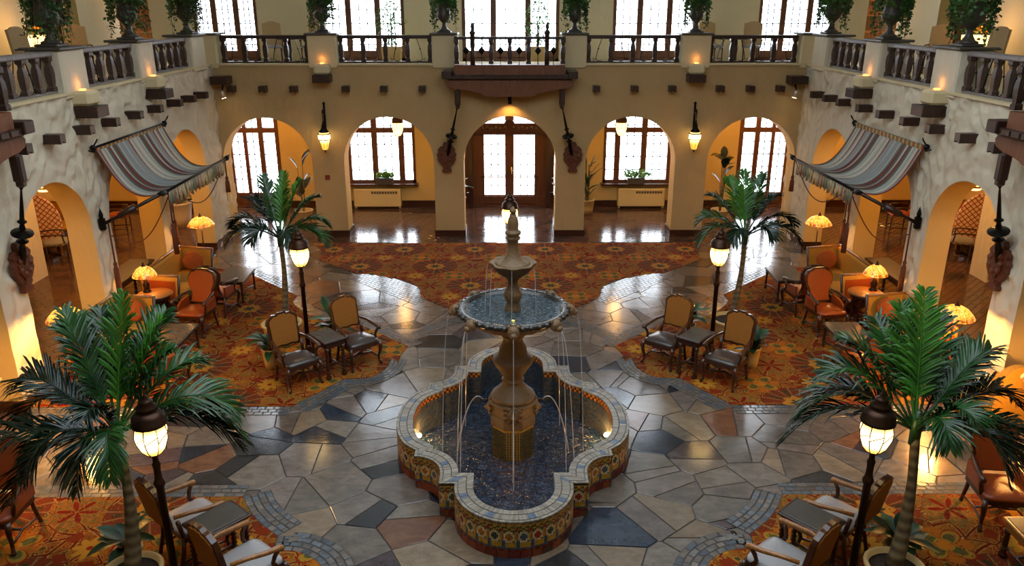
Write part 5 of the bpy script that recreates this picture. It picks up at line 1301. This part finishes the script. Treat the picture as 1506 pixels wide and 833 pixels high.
# hanging lanterns
for s,side in ((-1,'left'),(1,'right')):
    t=thing('wall_lantern','amber lantern on an iron bracket, %s of the middle arches'%side,'lantern',(s*4.97,21.6,2.45),0,'bracketed wall lanterns'); m0=Matrix.Translation((0,-.26,.05))@Matrix.Scale(.95,4)
    gl=MB().lathe([(.04,0),(.09,.03),(.14,.26),(.17,.30),(.17,.44),(.12,.50)],8,smooth=False,mat=m0); obj('glass_globe',gl,MT['amber_wall'],t,label='glowing amber glass'); obj('bulb',MB().ell((0,0,.34),(.06,.06,.08),10,8,mat=m0),MT['bulb'],t)
    fr=MB()
    for z_,r_ in ((.28,.165),(.44,.175)): fr.lathe([(r_,z_),(r_+.012,z_+.01),(r_,z_+.025)],16,mat=m0)
    for k in range(8): a=2*PI*k/8; fr.tube([(.092*math.cos(a),.092*math.sin(a),.03),(.145*math.cos(a),.145*math.sin(a),.26),(.175*math.cos(a),.175*math.sin(a),.44)],.005,4,mat=m0)
    obj('iron_frame',fr,MT['iron'],t); obj('cap',MB().lathe([(.13,.49),(.14,.52),(.08,.58),(.05,.66),(.06,.68),(.03,.74),(.015,.82)],12,mat=m0),MT['iron'],t); obj('finial',MB().lathe([(.002,-.09),(.025,-.05),(.01,-.03),(.05,0)],10,mat=m0),MT['iron'],t)
    obj('bracket',MB().tube([(0,-.02,1.22),(0,-.03,.55)],.03,6).tube([(0,-.02,.95),(0,-.12,1.02),(0,-.24,1.10),(0,-.28,1.02)],.018,6).ell((0,-.02,1.25),(.04,.03,.04),8,6),MT['iron'],t); obj('chain',MB().tube([(0,-.27,1.05),(0,-.26,.82)],.012,5),MT['iron'],t)
    point('wall_lantern_light',(s*4.97,21.25,2.80),22,WARM,.15)
    p=thing('pendant_lantern','hanging amber lantern in the arch %s of the entrance'%side,'lantern',(s*3.22,23.0,2.62),0,'pendant passage lanterns')
    lantern_parts(p,Matrix.Translation((0,0,.0))@Matrix.Scale(.95,4),.17,.42,'globe'); obj('chain',MB().tube([(0,0,.8),(0,0,1.38)],.014,6),MT['iron'],p)
    point('pendant_light',(s*3.22,22.7,2.75),22,WARM,.15)
    g=thing('globe_lamp','lit glass bowl lamp hanging in the %s near arch'%side,'ceiling lamp',(s*9.3,15.6,2.68),0,'passage globe lamps'); obj('glass_bowl',MB().lathe([(.02,-.02),(.12,0),(.19,.08),(.20,.16),(.15,.24),(.06,.28)],18),MT['globe'],g); obj('ring',MB().lathe([(.195,.06),(.21,.08),(.195,.10)],18),MT['brass'],g); obj('chain',MB().tube([(0,0,.26),(0,0,1.32)],.014,6),MT['iron'],g)
    # stained-glass lamps
    def shade(t,z,r,h):
        n_=24; pr=[(.03,z+h),(r*.35,z+h*.93),(r*.62,z+h*.72),(r*.86,z+h*.34),(r*.98,z+h*.06)]
        sc2=lambda a,k:1+(0.025*abs(math.cos(a*10)) if k>=3 else 0)
        mb=MB().lathe(pr[::-1],48,wob=lambda a,k:1+(0.03*abs(math.cos(a*8)) if k<2 else 0)); mb.f=mb.f[:-2]; mb.sm=mb.sm[:-2]; mb.mi=mb.mi[:-2]
        mb.v=[(x,y,zz) for x,y,zz in mb.v]; o=obj('lamp_shade',MB().add([(x,y,zz-z-h) for x,y,zz in mb.v],mb.f,True),MT['tiffany'],t,(0,0,z+h),label='glowing yellow stained-glass shade with a red floral rim'); obj('shade_finial',MB().lathe([(.04,z+h-.01),(.045,z+h+.01),(.015,z+h+.03),(.022,z+h+.05),(.002,z+h+.08)],10),MT['bronze'],t); obj('bulb',MB().ell((0,0,z+h*.45),(.04,.04,.06),8,6),MT['bulb'],t)
    def floor_lamp(lab,loc,power):
        t=thing('floor_lamp',lab,'floor lamp',loc,0,'stained-glass floor lamps'); obj('base',MB().lathe([(.15,0),(.15,.02),(.08,.04),(.03,.08)],18),MT['bronze'],t); obj('pole',MB().lathe([(.016,.05),(.016,1.45)],8),MT['bronze'],t); shade(t,1.36,.30,.22); point('floor_lamp_light',(loc[0],loc[1],loc[2]+1.38),power,(1,.52,.13),.10)
    floor_lamp('stained-glass floor lamp standing behind the %s far settee'%side,(s*7.15,17.75,.01),20)
    floor_lamp('stained-glass floor lamp beside the %s near pier, behind palm fronds'%side,(s*7.22,11.95,.01),110)
    t=thing('table_lamp','stained-glass table lamp on the %s round table'%side,'table lamp',(s*7.30,14.98,.757),0,'stained-glass table lamps'); obj('base',MB().lathe([(.08,0),(.08,.02),(.05,.04),(.06,.10),(.07,.15),(.035,.22),(.02,.30)],14),MT['bronze'],t); obj('stem',MB().lathe([(.015,.25),(.015,.45)],8),MT['bronze'],t); shade(t,.32,.235,.22); point('table_lamp_light',(s*7.30,14.98,1.13),16,(1,.52,.13),.08)
# more floor lamps light the near corners beyond the picture edge
for s in (-1,1):
    floor_lamp('stained-glass floor lamp just outside the picture at the %s'%('left' if s<0 else 'right'),(s*7.2,9.6,.01),170)
# ================================================================== AWNINGS
PAL=[C('8d8f8a'),C('5d6a58'),C('b9b3a4'),C('7a4438'),C('a7a8a2'),C('4f5c50'),C('c2b9a6'),C('8b9190'),C('6a3630'),C('99a097')]
for s,side in ((-1,'left'),(1,'right')):
    t=thing('striped_awning','grey, green and red striped canvas awning over the %s lounge opening'%side,'awning',(s*7.8,16.5,0),0,'striped awnings'); X=lambda v:(v-7.8)*s if True else 0
    y0,y1=14.85,17.90; a0,a1=15.02,18.10
    NS,NL=123,16; mb=MB(); mb.col=[]; vs=[]; fs=[]; cl=[]
    for i in range(NS+1):
        u=i/NS
        for j in range(NL+1):
            v=j/NL; top=Vector((7.78,y0+(y1-y0)*u,3.67)); bot=Vector((6.6,a0+(a1-a0)*u,2.80)); p=top.lerp(bot,v)
            sag=math.sin(PI*v)*(.40+.03*math.cos(u*PI*2)); p.z-=sag; p.x+=.10*math.sin(PI*v); p.z+=.022*math.sin(u*2*PI*13)*math.sin(PI*min(1,v*1.3)) ; p.y+=.02*math.sin(u*2*PI*13+1.0)*v
            vs.append(((p.x-7.8)*s,p.y-16.5,p.z))
    for i in range(NS):
        for j in range(NL): a=i*(NL+1)+j; fs.append((a,a+1,a+NL+2,a+NL+1)); cl.append(PAL[(i//3*3+i//21)%10] if i not in (0,NS-1) else C('7a2f28'))
    mb.add(vs,fs,True,cols=cl); o=obj('canvas',mb,MT['canvas'],t); md=o.modifiers.new('th','SOLIDIFY'); md.thickness=.012
    # band along the top and scalloped valance
    mb=MB(); mb.col=[]
    for i in range(54): 
        u0,u1=i/54,(i+1)/54; P_=lambda u,dz:(-.02*s*-1 if False else -.045*s,y0+(y1-y0)*u-16.5,3.66+dz)
        mb.add([P_(u0,-.05),P_(u1,-.05),P_(u1,.04),P_(u0,.04)],[(0,1,2,3)],cols=C('a8452a') if i%3==0 else (C('b9a46a') if i%3==1 else C('6a7a4c')))
    o=obj('heading',mb,MT['canvas'],t); o.modifiers.new('th','SOLIDIFY').thickness=.02
    mb=MB(); mb.col=[]
    for i in range(15):
        for k in range(6):
            u0=(i+k/6)/15; u1=(i+(k+1)/6)/15; dep=lambda u:.12+.20*math.sin(PI*((u*15)%1.0 if (u*15)%1.0>1e-6 or k<5 else 0))**.7
            d0=.12+.2*math.sin(PI*k/6)**.7; d1=.12+.2*math.sin(PI*(k+1)/6)**.7 if k<5 else .12; w0=.03*math.sin(k*2.1+i); w1=.03*math.sin((k+1)*2.1+i)
            Q=lambda u,dz,w_:((-1.2+w_)*s,a0+(a1-a0)*u-16.5,2.80-dz)
            mb.add([Q(u0,0,0),Q(u1,0,0),Q(u1,d1,w1),Q(u0,d0,w0)],[(0,1,2,3)],True,cols=(C('c6b894'),C('8a8f74'),C('a4664c'),C('c6b894'),C('6f7f66'),C('b8a98a'))[(k+i)%6])
    o=obj('valance',mb,MT['canvas'],t,label='scalloped striped valance'); o.modifiers.new('th','SOLIDIFY').thickness=.008
    rod=lambda nm,a,b_,r: obj(nm,MB().tube([((a[0]-7.8)*s,a[1]-16.5,a[2]),((b_[0]-7.8)*s,b_[1]-16.5,b_[2])],r,8),MT['iron' if nm!='spear' else 'wood_dark'],t)
    rod('top_rod',(7.76,14.75,3.68),(7.76,18.0,3.68),.022); rod('front_rod',(6.6,14.85,2.82),(6.6,18.30,2.82),.025)
    for ya,yb in ((14.68,15.02),(17.70,18.06)):
        rod('spear',(7.82,ya,2.22),(6.6,yb,2.82),.035); obj('spear_grip',MB().tube([((7.5-7.8)*s,ya+.09-16.5,2.38),((7.2-7.8)*s,ya+.17-16.5,2.53)],[.06,.075],8),MT['wood_dark'],t)
        obj('wall_bracket',MB().cbox((0,ya-16.5,2.24),(.12,.10,.24),.02).lathe([(.03,0),(.045,.06),(.02,.14),(.002,.2)],8,(0,ya-16.5,2.36)),MT['iron'],t)
    for y_ in (14.75,18.0): obj('finial',MB().ell((-.04*s,y_-16.5,3.68),(.06,.06,.06),8,6).tube([(-.06*s,y_-16.5,3.72),(-.10*s,y_-16.46,3.80),(-.14*s,y_-16.5,3.84),(-.12*s,y_-16.54,3.78)],.014,5).tube([(-.04*s,y_-16.5,3.68),(-.10*s,y_-16.60,3.62),(-.04*s,y_-16.68,3.66)],.014,5),MT['iron'],t)
    for y_,dd in ((14.85,-1),(18.30,1)): obj('finial',MB().tube([(-1.2*s,y_-16.5,2.82),(-1.2*s,y_-16.5+dd*.10,2.82),(-1.2*s,y_-16.5+dd*.34,2.87)],[.05,.06,.004],8),MT['iron'],t)
    def rope(a,b_,sag,r=.012):
        pts=[]
        for i in range(15): u=i/14; pts.append(((a[0]+(b_[0]-a[0])*u-7.8)*s,a[1]+(b_[1]-a[1])*u-16.5,a[2]+(b_[2]-a[2])*u-sag*math.sin(PI*u)))
        obj('rope',MB().tube(pts,r,5),MT['rope'],t)
    rope((6.6,15.05,2.78),(7.72,17.6,2.0),.35); rope((6.62,15.1,2.74),(7.78,14.9,1.95),.5); rope((6.6,18.2,2.80),(6.6,15.3,2.72),.55)
    def tassel(p,L,r,nm='tassel'):
        mb=MB().tube([((p[0]-7.8)*s,p[1]-16.5,p[2]),((p[0]-7.8)*s,p[1]-16.5,p[2]-L*.5)],.016,6)
        mb.lathe([(.02,0),(r*.8,-.04),(r*.6,-.09),(r,-.14),(r*1.15,-L*.5),(r*.9,-L*.5)],14,((p[0]-7.8)*s,p[1]-16.5,p[2]-L*.5),wob=lambda a,k:1+.12*math.cos(a*7)); obj(nm,mb,MT['rope'],t,label='long rust rope tassel')
    tassel((7.74,14.78,2.22),1.55,.045); tassel((6.62,15.05,2.78),1.25,.042); tassel((6.6,18.25,2.80),.75,.045); tassel((7.74,17.75,2.1),1.2,.045)
    st=thing('red_sign','small square red plate on the pillar, %s side'%side,'sign',(s*5.02,21.585,1.70)) if s<0 else None
    if st: obj('plate',MB().cbox((0,0,0),(.13,.02,.13),.004),MT['red_mat'],st)
# ================================================================== PLANTS
def frond(mb,M_,L,rise,droop,n_=40,lw=.030,ll=.46,vee=.5,seed=0,stem=.22):
    """pinnate palm frond in local x(out)-z(up); narrow folded leaflets on both sides"""
    r=random.Random(seed); pts=[]; tw=r.uniform(-.5,.5)
    for i in range(25):
        u=i/24; pts.append(Vector((L*u*(1-.12*u*droop),tw*.25*L*u*u,rise*u-droop*u*u*u*L*.75-droop*.15*L*u*u)))
    mb.tube([M_@p for p in pts],[.015*(1-.85*i/24)+.002 for i in range(25)],5)
    def at(u): k=min(23.999,u*24); i=int(k); return pts[i].lerp(pts[i+1],k-i),(pts[i+1]-pts[i]).normalized()
    for i in range(n_):
        u=stem+(1-stem)*(i+.5)/n_; p,t=at(u); ln=ll*(math.sin(PI*(.16+.80*(u-stem)/(1-stem))))**.75*(.75+.4*r.random())
        for s in (-1,1):
            out=Vector((0,s,0)); up=t.cross(out)*s; up=up if up.z>0 else -up
            out=(out+up*tw*s).normalized()
            d=(out*(.55+.3*r.random())+t*(.65+.5*u)+up*vee*(.2+.9*r.random())).normalized(); g=r.uniform(.5,1.3)
            w_=lw*(.7+.5*r.random()); side=(t*(.8)-d*d.dot(t)*.8); side=side.normalized()*w_*.5; nn=side.normalized().cross(d)
            D=Vector((0,0,-1))
            P0=p; P1=p+d*ln*.4+D*.04*ln*g; P2=p+d*ln*.75+D*.17*ln*g; P3=p+d*ln*.97+D*.38*ln*g
            fold=nn*w_*.28
            vs=[P0-side*.4,P0+side*.4,P1-side,P1+fold,P1+side,P2-side*.75,P2+fold*.7,P2+side*.75,P3]
            mb.add([M_@v for v in vs],[(0,3,2),(0,1,3),(1,4,3),(2,3,6,5),(3,4,7,6),(5,6,8),(6,7,8)],True)
def palm(lab,potc,base,crown,fr,potr=.30,poth=.45,rad=(.095,.05),zoff=.01):
    """fr: list of (azimuth deg, elevation start deg, length, droop, mat)"""
    pt=thing('palm_pot','round cream terracotta pot holding the palm, '+lab,'plant pot',(potc[0],potc[1],zoff),0,'palm pots')
    obj('body',MB().lathe([(potr*.70,0),(potr*.78,.03),(potr*.95,poth*.6),(potr,poth*.85),(potr*1.06,poth*.9),(potr*1.08,poth*.97),(potr*1.02,poth),(potr*.92,poth*.99),(potr*.88,poth*.84),(.01,poth*.84)],28),MT['terracotta'],pt)
    obj('soil',MB().lathe([(potr*.90,poth*.86),(potr*.5,poth*.90),(.001,poth*.91)],20,wob=lambda a,k:1+.02*math.cos(a*5)),MT['soil'],pt)
    t=thing('palm_tree','feathery palm tree, '+lab,'palm tree',(potc[0],potc[1],zoff+poth*.93),0,'potted palm trees')
    c=Vector(crown)-Vector((potc[0],potc[1],zoff+poth*.93)); b0=Vector((base[0]-potc[0],base[1]-potc[1],0)); pts=[]
    for i in range(13): u=i/12; q=b0.lerp(c,u); q+=Vector((.05*math.sin(PI*u),0,0)); pts.append(q)
    obj('trunk',MB().tube(pts,[rad[0]+(rad[1]-rad[0])*min(1,(i/12)*1.6) for i in range(13)],12),MT['trunk'],t)
    obj('crownshaft',MB().tube([c-Vector((0,0,.12)),c+Vector((0,0,.12)),c+Vector((0,0,.28))],[.055,.06,.03],10),MT['palm'],t)
    for k,(az,el,L,dr,mt) in enumerate(fr):
        a=math.radians(az); M_=Matrix.Translation(c+Vector((0,0,.05)))@Matrix.Rotation(a,4,'Z')
        e=math.radians(el); mb=MB(); frond(mb,M_@Matrix.Translation((.03*math.cos(e),0,0)),L*max(.30,math.cos(e)),L*math.sin(e),dr,seed=k*7+int(abs(az)),ll=.48 if L>1.4 else .40,vee=.45)
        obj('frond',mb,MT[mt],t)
# azimuth: 0 = +x (right), 90 = away from the viewer
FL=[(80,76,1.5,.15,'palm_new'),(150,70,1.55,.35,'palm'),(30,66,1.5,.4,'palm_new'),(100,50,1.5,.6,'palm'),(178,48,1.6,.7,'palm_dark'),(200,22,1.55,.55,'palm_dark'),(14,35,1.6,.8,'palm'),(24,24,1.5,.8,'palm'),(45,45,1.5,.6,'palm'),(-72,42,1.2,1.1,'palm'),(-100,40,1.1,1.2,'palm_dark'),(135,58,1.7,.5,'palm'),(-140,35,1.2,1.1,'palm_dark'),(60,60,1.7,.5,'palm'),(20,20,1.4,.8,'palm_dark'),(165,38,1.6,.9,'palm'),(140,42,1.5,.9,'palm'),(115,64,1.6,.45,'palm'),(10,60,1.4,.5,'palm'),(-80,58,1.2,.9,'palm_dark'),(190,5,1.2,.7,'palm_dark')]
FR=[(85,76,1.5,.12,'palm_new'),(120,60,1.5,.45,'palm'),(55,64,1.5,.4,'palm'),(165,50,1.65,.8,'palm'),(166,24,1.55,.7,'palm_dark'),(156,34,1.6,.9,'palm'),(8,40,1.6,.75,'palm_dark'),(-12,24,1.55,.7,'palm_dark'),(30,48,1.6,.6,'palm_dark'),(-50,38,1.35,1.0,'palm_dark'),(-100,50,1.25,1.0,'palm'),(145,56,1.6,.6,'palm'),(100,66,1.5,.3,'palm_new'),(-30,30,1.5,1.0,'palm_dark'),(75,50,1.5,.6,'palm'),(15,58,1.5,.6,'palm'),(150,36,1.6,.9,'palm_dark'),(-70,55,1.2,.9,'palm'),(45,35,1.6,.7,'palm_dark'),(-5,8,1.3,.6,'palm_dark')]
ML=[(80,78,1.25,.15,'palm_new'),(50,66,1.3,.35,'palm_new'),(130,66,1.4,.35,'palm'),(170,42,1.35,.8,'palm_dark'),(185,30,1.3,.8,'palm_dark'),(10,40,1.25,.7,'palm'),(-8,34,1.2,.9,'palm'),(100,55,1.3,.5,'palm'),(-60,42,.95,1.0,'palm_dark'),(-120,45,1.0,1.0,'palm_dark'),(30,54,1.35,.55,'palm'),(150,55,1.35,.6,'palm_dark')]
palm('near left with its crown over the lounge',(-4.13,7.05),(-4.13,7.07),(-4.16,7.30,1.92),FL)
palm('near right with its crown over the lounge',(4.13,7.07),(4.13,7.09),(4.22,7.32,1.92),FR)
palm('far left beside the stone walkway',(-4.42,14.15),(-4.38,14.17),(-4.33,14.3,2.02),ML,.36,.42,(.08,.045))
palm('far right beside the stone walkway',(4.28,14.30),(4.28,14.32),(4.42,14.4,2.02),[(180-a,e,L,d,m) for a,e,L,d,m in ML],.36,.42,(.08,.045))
def broad_leaf(mb,p,d,L,w_,droop=.3):
    d=Vector(d).normalized(); side=d.cross(Vector((0,0,1))); 
    if side.length<1e-3: side=Vector((1,0,0))
    side.normalize(); up=side.cross(d); n_=6; vs=[]; fs=[]
    for i in range(n_+1):
        u=i/n_; c=Vector(p)+d*L*u+Vector((0,0,-droop*L*u*u)); ww=w_*.5*math.sin(PI*min(1,u*.94+.06))**.8*(1.0 if u<1 else .05)
        vs+=[c-side*ww+up*ww*.25,c,c+side*ww+up*ww*.25]
    for i in range(n_): a=i*3; fs+=[(a,a+1,a+4,a+3),(a+1,a+2,a+5,a+4)]
    mb.add(vs,fs,True)
def bush(name,lab,cat,loc,potr,poth,nl,L,w_,spread,h0,potm='terracotta',leafm='leaf',seed=1,group=None,blade=False):
    r=random.Random(seed); t=thing(name,lab,cat,loc,0,group)
    obj('pot',MB().lathe([(potr*.75,0),(potr*.85,poth*.4),(potr,poth*.93),(potr*1.06,poth*.95),(potr*1.04,poth),(potr*.9,poth),(potr*.85,poth*.85),(.01,poth*.85)],20),MT[potm],t)
    st=MB()
    for i in range(nl):
        a=i*2.4+r.random()*.5; el=r.uniform(.25,1.2); d=(math.cos(a)*math.cos(el)*spread,math.sin(a)*math.cos(el)*spread,math.sin(el)); k=r.random()
        top=Vector((math.cos(a)*potr*.3,math.sin(a)*potr*.3,poth*.85+h0*k)); 
        if h0>.12: st.tube([(math.cos(a)*.02,math.sin(a)*.02,poth*.8),top],.008,5)
        mb=MB(); broad_leaf(mb,top,d,L*r.uniform(.75,1.15),w_*r.uniform(.8,1.15),r.uniform(.1,.5)); obj('leaf',mb,MT[leafm],t)
    if st.v: obj('stem',st,MT['trunk'],t)
    return t
bush('potted_lily','leafy potted lily beside the left far armchair','potted plant',(-4.33,13.02,.012),.15,.38,22,.42,.15,.95,.22,seed=3,group='small potted lilies'); bush('potted_lily','leafy potted lily behind the left walkway armchair','potted plant',(-3.42,14.10,.012),.15,.38,22,.50,.16,.9,.3,seed=4,group='small potted lilies')
bush('potted_lily','leafy potted lily beside the right far armchair','potted plant',(4.33,13.02,.012),.15,.38,22,.42,.15,.95,.22,seed=5,group='small potted lilies'); bush('potted_lily','leafy potted lily behind the right walkway armchair','potted plant',(3.40,14.10,.012),.15,.38,20,.50,.16,.9,.3,seed=6,group='small potted lilies')
bush('rubber_plant','dark glossy broad-leaved plant behind the near left palm pot','potted plant',(-4.46,7.62,.012),.16,.26,18,.36,.17,1.1,.25,seed=8,group='rubber plants'); bush('rubber_plant','dark glossy broad-leaved plant behind the near right palm pot','potted plant',(4.46,7.64,.012),.16,.26,16,.38,.18,1.1,.25,seed=9,group='rubber plants')
bush('broad_leaf_plant','broad-leaved plant left of the entrance doors','potted plant',(-1.56,24.3,0),.2,.5,16,.42,.15,1.0,.75,'urn',seed=12,group='plants by the entrance'); bush('broad_leaf_plant','broad-leaved plant right of the entrance doors','potted plant',(1.60,24.3,0),.2,.5,16,.42,.15,1.0,.75,'urn',seed=13,group='plants by the entrance')
bush('tall_plant','tall drooping plant against the right passage wall, beside the middle arch pillar','potted plant',(2.42,24.2,0),.24,.45,34,.55,.09,.8,1.25,'terracotta','leaf',seed=14)
for s,side in ((-1,'left'),(1,'right')):
    bop=bush('bird_of_paradise','tall paddle-leaved plant in the passage behind the far %s palm'%side,'potted plant',(s*6.1 if s<0 else 6.25,22.9,0),.26,.45,9,.55,.26,.7,1.75,'terracotta','palm_dark',seed=20+s,group='paddle-leaved plants')
bush('passage_plant','large white pot with a leafy plant in the left passage corner','potted plant',(-9.75,22.8,0),.38,.72,16,.5,.16,1.0,.3,'white','leaf',seed=31)
# ---- urns with trailing ivy on the piers
UP=[(.15,0),(.15,.03),(.10,.05),(.07,.10),(.05,.15),(.06,.17),(.05,.19),(.09,.24),(.16,.31),(.19,.38),(.17,.44),(.155,.52),(.16,.60),(.20,.68),(.22,.70),(.20,.71),(.17,.64),(.01,.64)]
um=mesh('urn_body',MB().lathe(UP,24),MT['urn'])
def urn(lab,loc,sc=1.0,seed=0,dens=1.0):
    t=thing('ivy_urn',lab,'urn',loc,0,'ivy urns on the gallery piers'); t.scale=(sc,)*3
    obj('plinth',MB().cbox((0,0,.02),(.36,.36,.04),.01),MT['urn'],t); obj('urn_body',um,None,t,(0,0,.04))
    r=random.Random(seed); mb=MB(); st=MB()
    for i in range(int(40*dens)):
        a=r.uniform(0,2*PI); L=r.uniform(.25,.75); p=Vector((.12*math.cos(a),.12*math.sin(a),.72)); q=Vector((.30*math.cos(a),.30*math.sin(a),.72+r.uniform(.0,.12))); e=Vector((q.x*1.05,q.y*1.05,q.z-L)); pts=[p,p.lerp(q,.5)+Vector((0,0,.08)),q,q.lerp(e,.35)+Vector((.02,.02,0)),e]; st.tube(pts,.004,3)
        for k in range(int(20+L*34)):
            u=r.random(); f=u*4; j=min(3,int(f)); c=pts[j].lerp(pts[j+1],f-j)+Vector((r.uniform(-.05,.05),r.uniform(-.05,.05),r.uniform(-.04,.04))); d=Vector((r.uniform(-1,1),r.uniform(-1,1),r.uniform(-.9,.4))).normalized(); n2=d.cross(Vector((r.random(),r.random(),r.random()))).normalized(); s_=r.uniform(.035,.062)
            mb.add([c-n2*s_*.2,c+d*s_*.5+n2*s_*.55,c+d*s_*1.3,c+d*s_*.5-n2*s_*.55],[(0,1,2,3)])
    for k in range(int(320*dens)):
        a=r.uniform(0,2*PI); R=r.uniform(0,.30); c=Vector((R*math.cos(a),R*math.sin(a),.70+r.uniform(0,.34)*(1-R*1.8))); d=Vector((r.uniform(-1,1),r.uniform(-1,1),r.uniform(-.2,1))).normalized(); n2=d.orthogonal().normalized(); s_=r.uniform(.04,.065)
        mb.add([c-n2*s_*.2,c+d*s_*.5+n2*s_*.55,c+d*s_*1.3,c+d*s_*.5-n2*s_*.55],[(0,1,2,3)])
    obj('ivy',mb,MT['ivy'],t); obj('stem',st,MT['trunk'],t)
UZ=5.497
for i,x in enumerate((-4.91,-1.72,1.71,4.895)): urn('dark urn with trailing ivy on the back wall, %s from left'%ORD[i],(x,21.86,UZ),1.0,40+i)
for s,side in ((-1,'left'),(1,'right')):
    for i,y in enumerate((14.62,17.70,20.9)): urn('stone urn heavy with ivy on the %s gallery, %s from the near end'%(side,ORD[i]),(s*8.10,y,UZ),1.12,50+i+10*s,1.15)
# ---- gallery furnishings
def ficus(lab,loc,seed):
    r=random.Random(seed); t=thing('potted_ficus',lab,'potted plant',loc,0,'potted trees on the gallery'); obj('pot',MB().box((0,0,.24),(.5,.42,.48),taper=1.12),MT['terracotta'],t); tr=MB().tube([(0,0,.4),(.02,0,.8),(0,.02,1.5)],[.03,.025,.01],6); lf=MB()
    for k in range(9): a=r.uniform(0,2*PI); z=r.uniform(.7,1.3); tr.tube([(0,0,z),(.25*math.cos(a),.25*math.sin(a),z+.3)],.008,4)
    for k in range(420):
        a=r.uniform(0,2*PI); z=r.uniform(.55,1.75); R=r.random()**.5*.45*math.sin(PI*min(1,(z-.4)/1.5)); c=Vector((R*math.cos(a),R*math.sin(a),z)); d=Vector((r.uniform(-1,1),r.uniform(-1,1),r.uniform(-.8,.5))).normalized(); n2=d.orthogonal().normalized(); s_=r.uniform(.05,.085)
        lf.add([c,c+d*s_*.5+n2*s_*.35,c+d*s_*1.2,c+d*s_*.5-n2*s_*.35],[(0,1,2,3)])
    obj('trunk',tr,MT['trunk'],t); obj('leaves',lf,MT['ficus'],t)
ficus('small tree in a square pot on the gallery behind the second back balustrade',(-3.42,24.0,MZ+.012),60); ficus('small tree in a square pot on the gallery behind the middle balcony',(.80,24.0,MZ+.012),61)
def gchair(lab,loc,rz,fab='uph_cream'): return dining(lab,loc,rz,fab,1.0,'gallery chairs')
gchair('cream gallery chair behind the first back balustrade',(-6.85,24.0,MZ+.012),face(.3,-1)); gchair('cream gallery chair partly behind the second back urn',(-5.75,24.1,MZ+.012),face(-.3,-1)); gchair('cream gallery chair behind the rightmost back balustrade',(7.05,24.0,MZ+.012),face(-.3,-1)); gchair('cream gallery chair beside the rightmost back urn',(5.95,24.2,MZ+.012),face(.3,-1))
gt=thing('gallery_table','small dark table on the gallery behind the leftmost back balustrade','table',(-6.25,23.5,MZ+.012)); obj('tabletop',MB().lathe([(.34,.70),(.36,.72),(.36,.74)],20),MT['wood_dark'],gt); obj('pedestal',MB().lathe([(.2,0),(.06,.06),(.05,.3),(.07,.4),(.04,.7)],12),MT['wood_dark'],gt)
gt=thing('gallery_table','small dark table on the gallery behind the rightmost back balustrade','table',(6.45,23.5,MZ+.012)); obj('tabletop',MB().lathe([(.34,.70),(.36,.72),(.36,.74)],20),MT['wood_dark'],gt); obj('pedestal',MB().lathe([(.2,0),(.06,.06),(.05,.3),(.07,.4),(.04,.7)],12),MT['wood_dark'],gt)
for s,side in ((-1,'left'),(1,'right')):
    gchair('cream wing chair on the %s gallery beside the lit planter'%side,(s*10.7,18.6,MZ+.012),face(-s,-.2)); gchair('cream chair on the %s gallery behind the first urn'%side,(s*10.6,20.4,MZ+.012),face(-s*.6,-.8))
    lp=thing('lit_planter','glowing white planter with orange flowers on the %s gallery'%side,'planter',(s*11.0,19.45,MZ+.012)); obj('stand',MB().box((0,0,.3),(.4,.4,.6)),MT['wood_red'],lp); obj('box',MB().box((0,0,.78),(.42,.5,.34),taper=1.08),MT['globe'],lp,label='glowing white planter box'); fm=MB(); lf=MB()
    for k in range(26): fm.ell((random.uniform(-.2,.2),random.uniform(-.24,.24),1.02+random.uniform(0,.12)),(.045,.045,.035),6,4)
    for k in range(40): c=Vector((random.uniform(-.22,.22),random.uniform(-.26,.26),.98)); d=Vector((random.uniform(-1,1),random.uniform(-1,1),1)).normalized(); n2=d.orthogonal().normalized()*.03; lf.add([c,c+d*.08+n2,c+d*.16,c+d*.08-n2],[(0,1,2,3)])
    obj('blossom',fm,MT['flower'],lp)['kind']='stuff'; obj('foliage',lf,MT['ficus'],lp)
    tw=MB(); 
    for q in range(2): tw.tube([(s*11.55+.05*math.cos(i*.55+q*PI),21.6+.05*math.sin(i*.55+q*PI),MZ+.2+i*.045) for i in range(40)],.06,6)
    tw.lathe([(.14,0),(.14,.12),(.09,.2)],12,(s*11.55,21.6,MZ+.012)).lathe([(.08,1.95),(.16,2.1),(.2,2.2),(.2,2.28)],12,(s*11.55,21.6,MZ+.012))
    o=struct('column',tw,MT['wood_red'],'twisted red-brown column in the %s gallery arch'%side)
    # lamp-lit cabinet in the corner doorway
    cb=thing('display_cabinet','lamp-lit wooden display cabinet in the %s gallery doorway'%side,'cabinet',(s*11.4,25.6,MZ+.012)); obj('carcass',MB().box((0,.12,1.1),(1.3,.1,2.2)).box((-.62,0,1.1),(.06,.34,2.2)).box((.62,0,1.1),(.06,.34,2.2)).box((0,0,2.2),(1.3,.36,.06)).box((0,0,.45),(1.2,.34,.9)),MT['wood_honey'],cb)
    for k in range(2): obj('shelf',MB().box((0,0,1.3+.45*k),(1.18,.3,.03)),MT['wood_honey'],cb)
    for k in (-1,1): obj('cabinet_door',MB().cbox((k*.29,-.18,.46),(.54,.03,.76),.01),MT['wood_honey'],cb)
    point('cabinet_lamp',(s*11.4,25.1,MZ+2.1),18,WARM,.08); slabbox('wall_niche',*sorted((s*10.6,s*12.3)),25.85,25.95,MZ,7.2,MT['mezz'],'back of the %s gallery doorway recess'%side)
    point('gallery_lamp',(s*11.1,19.4,MZ+1.25),10,WARM,.15)
